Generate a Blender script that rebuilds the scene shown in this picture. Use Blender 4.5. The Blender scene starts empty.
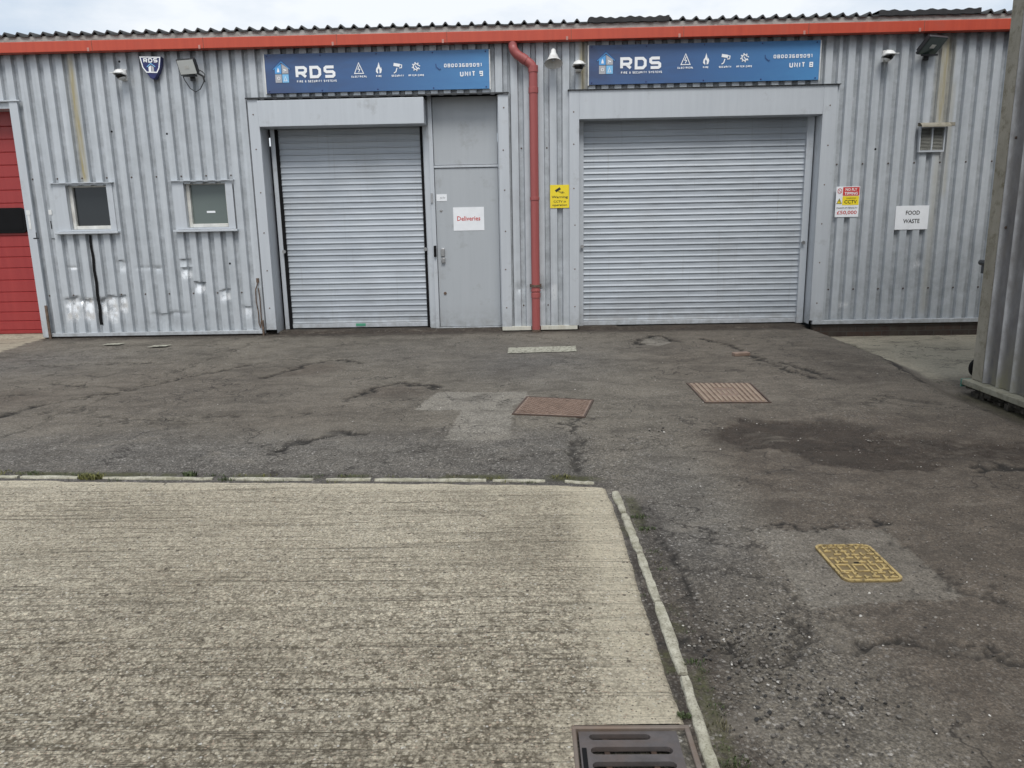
import bpy, math, random
import numpy as np
from mathutils import Matrix, Vector
random.seed(7); rng = np.random.default_rng(11)
scene = bpy.context.scene
COL = scene.collection
PI = math.pi

# ------------------------------------------------------------------ materials
MATS = {}
class NT:
    def __init__(s, name):
        s.m = bpy.data.materials.new(name); s.m.use_nodes = True
        s.t = s.m.node_tree; s.t.nodes.clear()
        s.out = s.n('ShaderNodeOutputMaterial'); s.b = s.n('ShaderNodeBsdfPrincipled')
        s.l(s.b.outputs[0], s.out.inputs[0])
        MATS[name] = s.m
    def n(s, typ, **kw):
        o = s.t.nodes.new(typ)
        for k, v in kw.items(): setattr(o, k, v)
        return o
    def l(s, a, b): s.t.links.new(a, b)
    def coord(s, scale=(1, 1, 1), kind='Object'):
        tc = s.n('ShaderNodeTexCoord'); mp = s.n('ShaderNodeMapping')
        s.l(tc.outputs[kind], mp.inputs[0]); mp.inputs['Scale'].default_value = scale
        return mp.outputs[0]
    def noise(s, scale=5, detail=4, rough=.5, vec=None, dist=0):
        o = s.n('ShaderNodeTexNoise'); o.inputs['Scale'].default_value = scale
        o.inputs['Detail'].default_value = detail; o.inputs['Roughness'].default_value = rough
        o.inputs['Distortion'].default_value = dist
        s.l(vec if vec is not None else s.coord(), o.inputs['Vector']); return o.outputs['Fac']
    def voro(s, scale, feature='F1', vec=None, out='Distance', rnd=1):
        o = s.n('ShaderNodeTexVoronoi', feature=feature); o.inputs['Scale'].default_value = scale
        o.inputs['Randomness'].default_value = rnd
        s.l(vec if vec is not None else s.coord(), o.inputs['Vector']); return o.outputs[out]
    def ramp(s, fac, stops):
        o = s.n('ShaderNodeValToRGB'); cr = o.color_ramp
        while len(cr.elements) < len(stops): cr.elements.new(.5)
        for e, (p, c) in zip(cr.elements, stops):
            e.position = p; e.color = (c if isinstance(c, tuple) else (c, c, c)) + (1,)
        s.l(fac, o.inputs[0]); return o.outputs[0]
    def mix(s, fac, a, b, mode='MIX'):
        o = s.n('ShaderNodeMix', data_type='RGBA', blend_type=mode)
        for v, i in ((fac, 0), (a, 6), (b, 7)):
            if isinstance(v, (int, float)): o.inputs[i].default_value = v
            elif isinstance(v, tuple): o.inputs[i].default_value = v + (1,)
            else: s.l(v, o.inputs[i])
        return o.outputs[2]
    def math(s, op, a, b=0.):
        o = s.n('ShaderNodeMath', operation=op)
        for v, i in ((a, 0), (b, 1)):
            if isinstance(v, (int, float)): o.inputs[i].default_value = v
            else: s.l(v, o.inputs[i])
        return o.outputs[0]
    def attr(s, name):
        a = s.n('ShaderNodeAttribute', attribute_name=name); sp = s.n('ShaderNodeSeparateColor')
        s.l(a.outputs['Color'], sp.inputs[0]); return sp.outputs
    def set(s, col=None, rough=None, metal=None, bump=None, bstr=.3, bdist=.01, spec=None):
        for k, v in (('Base Color', col), ('Roughness', rough), ('Metallic', metal), ('Specular IOR Level', spec)):
            if v is None: continue
            if isinstance(v, tuple): s.b.inputs[k].default_value = v + (1,)
            elif isinstance(v, (int, float)): s.b.inputs[k].default_value = v
            else: s.l(v, s.b.inputs[k])
        if bump is not None:
            o = s.n('ShaderNodeBump'); o.inputs['Strength'].default_value = bstr; o.inputs['Distance'].default_value = bdist
            s.l(bump, o.inputs['Height']); s.l(o.outputs[0], s.b.inputs['Normal'])
        return s.m

def simple(name, c, rough=.5, metal=0., var=.12, scale=9., bstr=.0, dirt=None):
    t = NT(name)
    n = t.noise(scale, 5, .6)
    d = tuple(x * (1 - var * 2) for x in c)
    col = t.mix(t.ramp(n, [(.3, 0.), (.7, 1.)]), d, tuple(min(1, x * (1 + var)) for x in c))
    if dirt:
        n2 = t.noise(scale * .37, 6, .7)
        col = t.mix(t.ramp(n2, [(.52, 0.), (.75, .7)]), col, dirt)
    f = t.noise(scale * 9, 3, .6)
    return t.set(col, t.mix(n, (rough * .85,) * 3, (min(1, rough * 1.15),) * 3), metal, f if bstr else None, bstr, .002)

# cladding sheet: grey blue plastisol on galvanised steel
def make_clad():
    t = NT('cladding'); a = t.attr('msk')
    st = t.noise(1., 5, .65, t.coord((14, 14, .5)))
    pt = t.noise(2.2, 5, .6)
    base = t.mix(t.ramp(st, [(.3, 0.), (.72, 1.)]), (.47, .505, .54), (.60, .635, .67))
    base = t.mix(t.ramp(pt, [(.45, 0.), (.8, .45)]), base, (.33, .355, .375))
    spk = t.noise(95, 2, .5)
    base = t.mix(t.ramp(spk, [(.66, 0.), (.72, .25)]), base, (.22, .22, .21))
    base = t.mix(t.math('MULTIPLY', a[0], t.ramp(t.noise(1., 4, .6, t.coord((30, 30, 2.5))), [(.25, .35), (.6, 1.)])), base, (.36, .30, .15))
    drt_shade = t.math('MULTIPLY', a[2], t.ramp(t.noise(9, 5, .7), [(.3, .25), (.65, 1.)]))  # blue channel: dirt plus shade painted into the sheet colour
    base = t.mix(drt_shade, base, (.13, .14, .148))
    sil = t.math('MULTIPLY', a[1], t.ramp(t.noise(14, 4, .7, t.coord((1, 1, .7))), [(.38, 0.), (.5, 1.)]))
    base = t.mix(sil, base, (.88, .89, .9))
    rg = t.mix(sil, t.ramp(pt, [(.3, .38), (.8, .55)]), (.22, .22, .22))
    bmp = t.noise(5, 3, .5, t.coord((1, 1, .5)))
    return t.set(base, rg, t.mix(sil, (.15,) * 3, (.55,) * 3), bmp, .25, .02)
M_CLAD = make_clad()

def painted(name, lo, hi, rough=.45, metal=.2, dirtc=(.16, .15, .13), lowdirt=.0):
    t = NT(name)
    st = t.noise(1., 5, .65, t.coord((16, 16, .8)))
    base = t.mix(t.ramp(st, [(.3, 0.), (.72, 1.)]), lo, hi)
    sm = t.noise(3.5, 6, .7)
    base = t.mix(t.ramp(sm, [(.58, 0.), (.82, .5)]), base, dirtc)
    if lowdirt:
        tc = t.n('ShaderNodeTexCoord'); sp = t.n('ShaderNodeSeparateXYZ'); t.l(tc.outputs['Object'], sp.inputs[0])
        f = t.math('MULTIPLY', t.ramp(sp.outputs[2], [(.0, 1.), (.35, 0.)]), t.ramp(t.noise(12, 5, .7), [(.35, 0.), (.7, lowdirt)]))
        base = t.mix(f, base, dirtc)
    return t.set(base, t.ramp(sm, [(.3, rough * .85), (.8, rough * 1.25)]), metal, t.noise(4, 3, .5), .15, .01)
M_TRIM = painted('trim_paint', (.485, .515, .55), (.535, .567, .602), lowdirt=.6)
M_DOOR = painted('door_paint', (.385, .41, .435), (.41, .435, .46), .5, .05, lowdirt=.5)
M_CREAM = painted('cream_flashing', (.5, .49, .42), (.62, .61, .55), .55, 0., (.25, .19, .1))
M_RED = painted('red_gutter_paint', (.44, .06, .032), (.52, .08, .04), .42, 0., (.30, .08, .055), .0)
M_PIPE = painted('red_pipe', (.29, .07, .068), (.37, .10, .095), .45, 0., (.24, .1, .09))
M_REDDOOR = painted('red_door_paint', (.29, .032, .034), (.35, .046, .044), .42, 0., (.2, .02, .02), .3)

def make_slat():
    t = NT('galvanised_slat')
    tc = t.n('ShaderNodeTexCoord'); sp = t.n('ShaderNodeSeparateXYZ'); t.l(tc.outputs['Object'], sp.inputs[0])
    k = t.math('FLOOR', t.math('DIVIDE', t.math('SUBTRACT', sp.outputs[2], .09), .0755)); wn = t.n('ShaderNodeTexWhiteNoise', noise_dimensions='1D'); t.l(k, wn.inputs['W'])
    st = t.noise(1., 5, .65, t.coord((2.5, 1, 30)))
    pt = t.noise(1.3, 6, .7, t.coord((1, 1, 1.4)))
    base = t.mix(t.ramp(st, [(.3, 0.), (.7, 1.)]), (.335, .37, .41), (.425, .462, .505))
    base = t.mix(t.math('MULTIPLY', wn.outputs['Value'], .14), base, (.33, .355, .385))
    base = t.mix(t.ramp(pt, [(.48, 0.), (.8, .35)]), base, (.235, .235, .23))
    base = t.mix(t.math('MULTIPLY', t.ramp(sp.outputs[2], [(0., .7), (.3, 0.)]), t.ramp(t.noise(7, 5, .7), [(.3, 0.), (.6, 1.)])), base, (.16, .15, .135))
    drip = t.noise(1., 4, .6, t.coord((22, 1, .9)))
    base = t.mix(t.ramp(drip, [(.6, 0.), (.75, .3)]), base, (.22, .215, .20))
    return t.set(base, t.ramp(st, [(.3, .45), (.8, .6)]), .18, t.noise(1., 3, .5, t.coord((3, 3, 40))), .1, .004)
M_SLAT = make_slat()
M_BLACK = simple('black_rubber', (.007, .007, .008), .7); M_BLACK.node_tree.nodes['Principled BSDF'].inputs['Specular IOR Level'].default_value = .15
M_IRONDARK = simple('dark_plastic', (.03, .032, .035), .38)
M_WHITE = simple('white_plastic', (.72, .73, .72), .35, dirt=(.45, .44, .4))
M_UPVC = simple('white_window_frame', (.66, .66, .63), .35, dirt=(.42, .4, .32))
M_PAPER = simple('white_paper', (.80, .82, .85), .6, var=.03)
M_STEEL = simple('steel', (.42, .42, .42), .35, .8)
M_RUST = simple('rusty_steel', (.17, .12, .09), .7, .3, .3, 30)
M_YEL = simple('yellow_sign', (.86, .68, .03), .45, var=.03)
M_INK = simple('black_ink', (.02, .02, .02), .6, var=0)
M_REDINK = simple('red_ink', (.55, .05, .045), .6, var=0)
M_INKW = simple('white_print', (.86, .88, .90), .5, var=0)
M_LBLUE = simple('light_blue_print', (.10, .36, .74), .5, var=0)
M_LBLUE2 = simple('pale_blue_print', (.22, .52, .82), .5, var=0)
M_GREYP = simple('grey_print', (.42, .43, .46), .5, var=0)
M_BLUE3 = simple('dim_blue_print', (.03, .08, .22), .5, var=0)
M_NAVY = simple('navy_plastic', (.022, .028, .13), .35)
M_GREEN = simple('green_label', (.08, .32, .2), .5)
M_LENS = simple('black_lens', (.006, .006, .007), .06, var=0)
M_BRICK = None

def make_glass(name, c, rough=.08):
    t = NT(name); n = t.noise(3, 4, .6)
    return t.set(t.mix(n, tuple(x * .8 for x in c), c), rough, 0., spec=.6)
M_GLASSD = make_glass('dark_window_glass', (.022, .026, .028))
M_GLASSB = make_glass('blind_behind_glass', (.13, .16, .15), .12)
M_LAMP = make_glass('frosted_lamp_glass', (.66, .68, .66), .25)
M_LAMPD = make_glass('dark_lamp_glass', (.06, .09, .08), .15)

def make_blue():
    t = NT('blue_sign_print'); tc = t.n('ShaderNodeTexCoord'); sp = t.n('ShaderNodeSeparateXYZ')
    t.l(tc.outputs['Generated'], sp.inputs[0])
    c = t.ramp(sp.outputs[0], [(0., (.052, .078, .165)), (.45, (.055, .12, .27)), (1., (.075, .24, .49))])
    w = t.noise(1., 3, .5, t.coord((2, 2, 6)), 1.5)
    c = t.mix(t.ramp(w, [(.4, 0.), (.7, .35)]), c, (.055, .15, .36))
    return t.set(c, .38, 0.)
M_BLUE = make_blue()

def make_roof():
    t = NT('roof_sheet'); n = t.noise(6, 5, .7)
    return t.set(t.ramp(n, [(.3, (.03, .032, .034)), (.7, (.075, .078, .078))]), .8, 0., t.noise(40, 4, .6), .4, .01)
M_ROOF = make_roof()
def make_eave():
    t = NT('weathered_eave'); n = t.noise(1., 6, .75, t.coord((7, 7, 20)))
    return t.set(t.ramp(n, [(.3, (.15, .145, .13)), (.5, (.33, .33, .31)), (.75, (.45, .45, .43))]), .85, 0., t.noise(50, 4, .6), .3, .005)
M_EAVE = make_eave()
M_FELT = simple('black_felt', (.028, .028, .03), .8, var=.3, scale=12, bstr=.5)

def make_brick():
    t = NT('brick'); b = t.n('ShaderNodeTexBrick')
    tc = t.n('ShaderNodeTexCoord'); sp = t.n('ShaderNodeSeparateXYZ'); cb = t.n('ShaderNodeCombineXYZ')
    t.l(tc.outputs['Object'], sp.inputs[0]); t.l(t.math('ADD', sp.outputs[0], sp.outputs[1]), cb.inputs[0]); t.l(sp.outputs[2], cb.inputs[1])
    t.l(cb.outputs[0], b.inputs[0]); b.inputs['Scale'].default_value = 1.
    b.inputs['Brick Width'].default_value = .225; b.inputs['Row Height'].default_value = .075; b.inputs['Mortar Size'].default_value = .006
    b.inputs[1].default_value = (.05, .026, .018, 1); b.inputs[2].default_value = (.032, .022, .018, 1); b.inputs[3].default_value = (.05, .045, .04, 1)
    c = t.mix(t.ramp(t.noise(5, 5, .7), [(.4, 0.), (.7, .8)]), b.outputs[0], (.06, .055, .045))
    return t.set(c, .9, 0., b.outputs[1], -.4, .006)
M_BRICK = make_brick()

def make_fibre():
    t = NT('weathered_fibre_cement'); n = t.noise(3., 8, .72, t.coord((1, 1, .5))); n2 = t.noise(14, 6, .7, t.coord((1, 1, .35)))
    a = t.attr('msk')
    c = t.ramp(n, [(.28, (.07, .068, .07)), (.5, (.14, .138, .14)), (.72, (.24, .24, .24))])
    c = t.mix(t.ramp(n2, [(.42, 0.), (.62, .65)]), c, (.14, .13, .12))
    c = t.mix(t.math('MULTIPLY', a[0], t.ramp(n2, [(.35, .9), (.65, .3)])), c, (.56, .56, .56))
    c = t.mix(t.math('MULTIPLY', a[1], t.ramp(n, [(.35, 0.), (.6, 1.)])), c, (.16, .15, .09))
    return t.set(c, .85, 0., n2, .4, .008)
M_FIBRE = make_fibre()
def make_mossy(name, lo, hi):
    t = NT(name); n = t.noise(5, 7, .7, t.coord((1, 1, .45)))
    c = t.ramp(n, [(.3, lo), (.7, hi)])
    c = t.mix(t.ramp(t.noise(11, 6, .75), [(.5, 0.), (.68, .75)]), c, (.10, .085, .045))
    return t.set(c, .85, 0., t.noise(60, 4, .6), .4, .004)
M_MTRIM = make_mossy('mossy_trim', (.20, .185, .145), (.31, .29, .24))
M_MBEAM = make_mossy('mossy_beam', (.16, .155, .12), (.30, .29, .23))
M_RUBBLE = simple('dark_rubble', (.05, .045, .035), .95, var=.45, scale=25, bstr=1)

def make_asphalt():
    t = NT('worn_asphalt'); A = t.attr('ma'); B = t.attr('mb'); D = t.attr('mc')
    big = t.noise(.7, 7, .62, None, .4); mid = t.noise(6, 7, .68); fine = t.noise(130, 3, .7)
    c = t.mix(t.ramp(big, [(.38, 0.), (.62, 1.)]), (.104, .091, .073), (.195, .173, .140))
    c = t.mix(t.ramp(mid, [(.35, 0.), (.7, .75)]), c, (.205, .185, .153))
    c = t.mix(A[2], c, t.mix(t.ramp(mid, [(.3, 0.), (.7, 1.)]), (.068, .055, .044), (.142, .116, .091)))
    dn = t.math('MULTIPLY', D[0], t.ramp(t.noise(16, 6, .75), [(.3, .45), (.6, 1.15)]))
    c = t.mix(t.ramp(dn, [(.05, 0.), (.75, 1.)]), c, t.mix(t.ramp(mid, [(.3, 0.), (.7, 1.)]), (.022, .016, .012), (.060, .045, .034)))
    c = t.mix(D[2], c, t.mix(t.ramp(mid, [(.3, 0.), (.7, 1.)]), (.082, .079, .077), (.160, .154, .147)))
    c = t.mix(A[0], c, t.mix(t.ramp(mid, [(.3, 0.), (.7, 1.)]), (.215, .198, .168), (.285, .265, .228)))
    # aggregate: pale and dark chips at two sizes
    for sc, thr, col, k in ((85, .78, (.33, .31, .285), .8), (150, .68, (.26, .245, .22), .75), (55, .93, (.42, .40, .375), .9)):
        v = t.n('ShaderNodeTexVoronoi'); v.inputs['Scale'].default_value = sc; t.l(t.coord(), v.inputs['Vector'])
        s = t.n('ShaderNodeSeparateColor'); t.l(v.outputs['Color'], s.inputs[0])
        pick = t.math('GREATER_THAN', s.outputs[0], thr); near = t.math('LESS_THAN', v.outputs['Distance'], .42)
        f = t.math('MULTIPLY', t.math('MULTIPLY', pick, near), t.math('MULTIPLY', k, B[2]))
        c = t.mix(f, c, col)
    for sc_ in (70, 130):
        va = t.n('ShaderNodeTexVoronoi'); va.inputs['Scale'].default_value = sc_; t.l(t.coord(), va.inputs['Vector']); sa = t.n('ShaderNodeSeparateColor'); t.l(va.outputs['Color'], sa.inputs[0])
        c = t.mix(t.math('ADD', .2, t.math('MULTIPLY', B[2], .7)), c, t.mix(1., c, t.ramp(sa.outputs[2], [(0., .55), (.5, .95), (1., 1.45)]), 'MULTIPLY'))
    vd = t.voro(75)
    c = t.mix(t.math('MULTIPLY', t.ramp(vd, [(.42, 0.), (.68, .45)]), t.math('ADD', B[2], .15)), c, (.028, .026, .024))
    c = t.mix(t.ramp(fine, [(.38, .55), (.5, 0.)]), c, (.04, .037, .034))
    c = t.mix(t.ramp(fine, [(.55, 0.), (.7, .4)]), c, (.21, .20, .185))
    # apron of old concrete
    c = t.mix(B[1], c, t.mix(t.ramp(t.noise(40, 6, .75), [(.3, 0.), (.7, 1.)]), (.23, .208, .16), (.42, .385, .30)))
    blot = t.noise(2.4, 6, .72, t.coord((1, 1.6, 1)), .6); c = t.mix(t.ramp(blot, [(.5, 0.), (.66, .5)]), c, (.052, .045, .038)); c = t.mix(t.ramp(blot, [(.33, .4), (.46, 0.)]), c, (.20, .178, .148))
    # hairline cracking
    wp = t.n('ShaderNodeVectorMath', operation='MULTIPLY_ADD'); nz = t.n('ShaderNodeTexNoise'); nz.inputs['Scale'].default_value = 5.; nz.inputs['Detail'].default_value = 5.
    t.l(t.coord(), nz.inputs['Vector']); t.l(nz.outputs['Color'], wp.inputs[0]); wp.inputs[1].default_value = (.5, .5, .5); t.l(t.coord(), wp.inputs[2])
    cr = t.voro(1.6, 'DISTANCE_TO_EDGE', wp.outputs[0])
    msk = t.ramp(t.noise(.9, 3, .5, t.coord((1, 1, 3))), [(.47, 0.), (.54, 1.)])
    ck = t.math('MULTIPLY', t.ramp(cr, [(.0, .9), (.016, 0.)]), msk)
    c = t.mix(ck, c, (.025, .022, .02))
    c = t.mix(A[1], c, (.022, .020, .018))
    mn = t.noise(60, 4, .7)
    c = t.mix(t.math('MULTIPLY', B[0], t.ramp(mn, [(.3, 0.), (.5, 1.)])), c, t.ramp(mn, [(.35, (.04, .038, .02)), (.7, (.085, .092, .036))]))
    h = t.math('ADD', t.math('MULTIPLY', fine, .5), t.math('SUBTRACT', t.math('MULTIPLY', mid, .5), t.math('MULTIPLY', t.math('MULTIPLY', vd, B[2]), .6)))
    return t.set(c, .86, 0., h, .75, .012, spec=.25)
M_ASPH = make_asphalt()

def make_concrete():
    t = NT('tamped_concrete'); a = t.attr('ma')   # r: smooth border, g: dark staining
    big = t.noise(.9, 6, .6); rows = t.noise(1., 4, .65, t.coord((1.1, 34, 1)), .25); rows2 = t.noise(1., 3, .6, t.coord((.7, 85, 1)), .15)
    grit = t.noise(110, 4, .75); g2 = t.noise(60, 5, .8, t.coord((.85, 1.15, 1)))
    c = t.mix(t.ramp(big, [(.3, 0.), (.7, 1.)]), (.64, .572, .445), (.79, .72, .57))
    rough = t.math('SUBTRACT', 1., a[0])
    nearf = a[2]   # coarser pitting near the viewer's end of the slab
    pit = t.math('MULTIPLY', t.ramp(g2, [(.43, 1.), (.51, 0.)]), t.math('ADD', .2, t.math('MULTIPLY', rough, .8)))
    rw = t.math('MULTIPLY', t.ramp(rows, [(.35, 1.), (.46, 0.)]), t.math('MULTIPLY', rough, t.ramp(grit, [(.35, 1.), (.6, .35)])))
    rw2 = t.math('MULTIPLY', t.ramp(rows2, [(.31, .85), (.41, 0.)]), rough)
    c = t.mix(t.math('MULTIPLY', a[0], t.ramp(t.noise(3, 5, .6), [(.35, 0.), (.65, .8)])), c, (.72, .65, .49))
    c = t.mix(t.ramp(t.noise(.55, 5, .6, None, .5), [(.50, 0.), (.68, .22)]), c, (.40, .355, .26))
    c = t.mix(t.math('MULTIPLY', t.ramp(grit, [(.36, .75), (.5, 0.)]), t.math('ADD', .35, t.math('MULTIPLY', rough, .65))), c, (.13, .112, .08))
    for sc_, gl, wgt in ((62, (.37, .57), .75), (120, (.42, .62), .5)):
        va = t.n('ShaderNodeTexVoronoi'); va.inputs['Scale'].default_value = sc_; t.l(t.coord(), va.inputs['Vector']); sa = t.n('ShaderNodeSeparateColor'); t.l(va.outputs['Color'], sa.inputs[0])
        c = t.mix(t.math('MULTIPLY', rough, .55), c, t.mix(1., c, t.ramp(sa.outputs[2], [(0., .68), (.3, .92), (1., 1.22)]), 'MULTIPLY'))
        gp = t.math('MULTIPLY', t.ramp(va.outputs['Distance'], [(gl[0], 0.), (gl[1], 1.)]), t.ramp(t.noise(19, 5, .8), [(.40, .25), (.60, 1.)]))
        c = t.mix(t.math('MULTIPLY', t.math('MULTIPLY', gp, t.math('ADD', .5, t.math('MULTIPLY', nearf, .5))), t.math('ADD', .12, t.math('MULTIPLY', rough, wgt))), c, (.095, .078, .055))
    c = t.mix(t.math('MULTIPLY', pit, t.ramp(t.noise(2.3, 5, .65), [(.3, .25), (.65, .6)])), c, (.17, .145, .105))
    c = t.mix(t.math('MULTIPLY', rw, .8), c, (.10, .087, .062)); c = t.mix(rw2, c, (.085, .074, .055))
    for sc, thr, col, k in ((95, .80, (.60, .57, .48), .8), (95, .90, (.36, .22, .14), .55), (110, .86, (.10, .085, .07), .8), (85, .975, (.72, .70, .64), .8), (48, .985, (.075, .06, .05), .8)):
        v = t.n('ShaderNodeTexVoronoi'); v.inputs['Scale'].default_value = sc; t.l(t.coord(), v.inputs['Vector'])
        s = t.n('ShaderNodeSeparateColor'); t.l(v.outputs['Color'], s.inputs[0])
        f = t.math('MULTIPLY', t.math('MULTIPLY', t.math('GREATER_THAN', s.outputs[1], thr), t.math('LESS_THAN', v.outputs['Distance'], .36)), k)
        c = t.mix(f, c, col)
    c = t.mix(t.math('MULTIPLY', a[1], t.ramp(grit, [(.3, 1.), (.7, .4)])), c, (.12, .105, .08))
    h = t.math('ADD', t.math('MULTIPLY', grit, .5), t.math('ADD', t.math('MULTIPLY', g2, .9), t.math('MULTIPLY', t.ramp(rows, [(.28, 0.), (.5, 1.)]), .7)))
    return t.set(c, .88, 0., h, 1., .016, spec=.2)
M_CONC = make_concrete()
def make_kerb():
    t = NT('kerb_concrete'); n = t.noise(25, 6, .7); n2 = t.noise(120, 3, .7)
    c = t.ramp(n, [(.28, (.15, .14, .10)), (.48, (.36, .345, .275)), (.72, (.50, .485, .40))])
    c = t.mix(t.ramp(n2, [(.36, .7), (.48, 0.)]), c, (.14, .125, .095))
    c = t.mix(t.ramp(t.noise(4, 5, .7), [(.52, 0.), (.68, .6)]), c, (.17, .165, .10))
    return t.set(c, .9, 0., n, .7, .008)
M_KERB = make_kerb()
def make_iron(name, a, b, rust, k=.5):
    t = NT(name); n = t.noise(18, 6, .7)
    c = t.mix(t.ramp(n, [(.3, 0.), (.7, 1.)]), a, b)
    c = t.mix(t.ramp(t.noise(7, 5, .7), [(.45, 0.), (.65, k)]), c, rust)
    return t.set(c, .62, .25, t.noise(150, 3, .6), .4, .003)
M_PIT = simple('gully_darkness', (.012, .010, .008), .95); M_GRATE = make_iron('grate_iron', (.075, .068, .068), (.12, .108, .108), (.13, .09, .07), .4)
M_GFRAME = make_iron('grate_frame_iron', (.15, .12, .10), (.2, .17, .145), (.17, .115, .08), .6)
M_RUSTC = make_iron('rusty_cast_iron', (.20, .14, .11), (.30, .22, .175), (.11, .075, .055), .5)
M_RUSTL = make_iron('pale_rusty_bars', (.27, .21, .155), (.36, .28, .21), (.22, .14, .10), .5)
M_RUSTD = make_iron('dark_rust', (.065, .045, .035), (.11, .07, .052), (.05, .035, .03), .6)
def make_yellow(name, a, b):
    t = NT(name); n = t.noise(55, 5, .75); n2 = t.noise(14, 5, .7)
    c = t.mix(t.ramp(n, [(.3, 0.), (.7, 1.)]), a, b)
    c = t.mix(t.ramp(t.math('ADD', t.math('MULTIPLY', n, .6), t.math('MULTIPLY', n2, .4)), [(.40, .95), (.50, 0.)]), c, (.09, .068, .04))
    return t.set(c, .7, 0., n, .6, .003)
M_YPAINT = make_yellow('worn_yellow_paint', (.30, .215, .085), (.46, .35, .15))
M_YDARK = make_iron('yellow_cover_recess', (.15, .11, .055), (.27, .20, .09), (.10, .075, .045), .5)
def make_roadpaint():
    t = NT('worn_road_paint'); n = t.noise(30, 6, .75)
    c = t.ramp(n, [(.42, (.13, .12, .10)), (.52, (.36, .355, .29)), (.8, (.46, .455, .37))])
    return t.set(c, .85, 0., n, .3, .004)
M_RPAINT = make_roadpaint()
def make_stone():
    t = NT('loose_stone'); a = t.n('ShaderNodeAttribute', attribute_name='tone')
    c = t.mix(t.noise(60, 4, .7), (.55, .52, .5), (1., .97, .92)); c = t.mix(1., a.outputs['Color'], c, 'MULTIPLY')
    return t.set(c, .9, 0.)
M_STONE = make_stone()
def make_leaf():
    t = NT('weed_leaf'); a = t.n('ShaderNodeAttribute', attribute_name='tone')
    return t.set(a.outputs['Color'], .6, 0.)
M_LEAF = make_leaf()

# ------------------------------------------------------------------ mesh helpers
class MB:
    def __init__(s): s.v = []; s.f = []; s.mi = []; s.ms = []; s.cm = 0
    def mat(s, m):
        if m not in s.ms: s.ms.append(m)
        s.cm = s.ms.index(m); return s
    def add(s, vs, fs):
        b = len(s.v); s.v += [tuple(p) for p in vs]
        for f in fs: s.f.append(tuple(b + i for i in f)); s.mi.append(s.cm)
        return s
    def box(s, x0, x1, y0, y1, z0, z1, rot=None, c=None):
        vs = [(x, y, z) for x in (x0, x1) for y in (y0, y1) for z in (z0, z1)]
        if rot is not None:
            c = Vector(c if c else ((x0 + x1) / 2, (y0 + y1) / 2, (z0 + z1) / 2)); vs = [tuple(rot @ (Vector(p) - c) + c) for p in vs]
        return s.add(vs, [(0, 1, 3, 2), (4, 6, 7, 5), (0, 4, 5, 1), (2, 3, 7, 6), (0, 2, 6, 4), (1, 5, 7, 3)])
    def prism(s, poly, y0, y1):            # poly in (x, z), extruded along y
        n = len(poly); vs = [(x, y0, z) for x, z in poly] + [(x, y1, z) for x, z in poly]
        return s.add(vs, [tuple(range(n)), tuple(range(2 * n - 1, n - 1, -1))] + [(i, i + n, (i + 1) % n + n, (i + 1) % n) for i in range(n)])
    def slab(s, poly, z0, z1):             # poly in (x, y), extruded along z
        n = len(poly); vs = [(x, y, z0) for x, y in poly] + [(x, y, z1) for x, y in poly]
        return s.add(vs, [tuple(range(n - 1, -1, -1)), tuple(range(n, 2 * n))] + [(i, (i + 1) % n, (i + 1) % n + n, i + n) for i in range(n)])
    def tube(s, path, r, n=12, cap=True):
        P = [Vector(p) for p in path]; rs = r if isinstance(r, (list, tuple)) else [r] * len(P)
        vs = []; ref = None
        for i, p in enumerate(P):
            d = (P[min(i + 1, len(P) - 1)] - P[max(i - 1, 0)]).normalized()
            if ref is None: ref = Vector((0, 0, 1)) if abs(d.z) < .8 else Vector((1, 0, 0))
            a = d.cross(ref).normalized(); b = d.cross(a).normalized(); ref = -b if False else ref
            for k in range(n):
                an = 2 * PI * k / n; vs.append(p + (a * math.cos(an) + b * math.sin(an)) * rs[i])
        fs = [(i * n + k, i * n + (k + 1) % n, (i + 1) * n + (k + 1) % n, (i + 1) * n + k) for i in range(len(P) - 1) for k in range(n)]
        if cap: fs += [tuple(range(n - 1, -1, -1)), tuple(range((len(P) - 1) * n, len(P) * n))]
        return s.add(vs, fs)
    def lathe(s, prof, c, axis, n=24, ang=(0, 2 * PI)):     # prof: (radius, distance along axis)
        ax = Vector(axis).normalized(); ref = Vector((1, 0, 0)) if abs(ax.x) < .8 else Vector((0, 1, 0))
        a = ax.cross(ref).normalized(); b = ax.cross(a); c = Vector(c); vs = []
        full = abs(ang[1] - ang[0] - 2 * PI) < 1e-6; m = n if full else n + 1
        for r, h in prof:
            for k in range(m):
                an = ang[0] + (ang[1] - ang[0]) * k / n
                vs.append(c + ax * h + (a * math.cos(an) + b * math.sin(an)) * r)
        fs = []
        for i in range(len(prof) - 1):
            for k in range(n if full else m - 1):
                k2 = (k + 1) % m; fs.append((i * m + k, i * m + k2, (i + 1) * m + k2, (i + 1) * m + k))
        return s.add(vs, fs)
    def build(s, name, mats=None, parent=None, bevel=0, sharp=35, loc=None):
        if mats is not None: s.ms = mats if isinstance(mats, list) else [mats]
        me = bpy.data.meshes.new(name); me.from_pydata(s.v, [], s.f)
        for m in s.ms: me.materials.append(m)
        if len(s.ms) > 1: me.polygons.foreach_set('material_index', s.mi)
        me.update(); me.shade_smooth(); me.set_sharp_from_angle(angle=math.radians(sharp))
        o = bpy.data.objects.new(name, me); COL.objects.link(o)
        if loc is not None:
            L = Vector(loc); me.transform(Matrix.Translation(-L)); o.location = L
        if parent: o.parent = parent
        if bevel:
            b = o.modifiers.new('Bevel', 'BEVEL'); b.width = bevel; b.segments = 2; b.limit_method = 'ANGLE'
        return o
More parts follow.
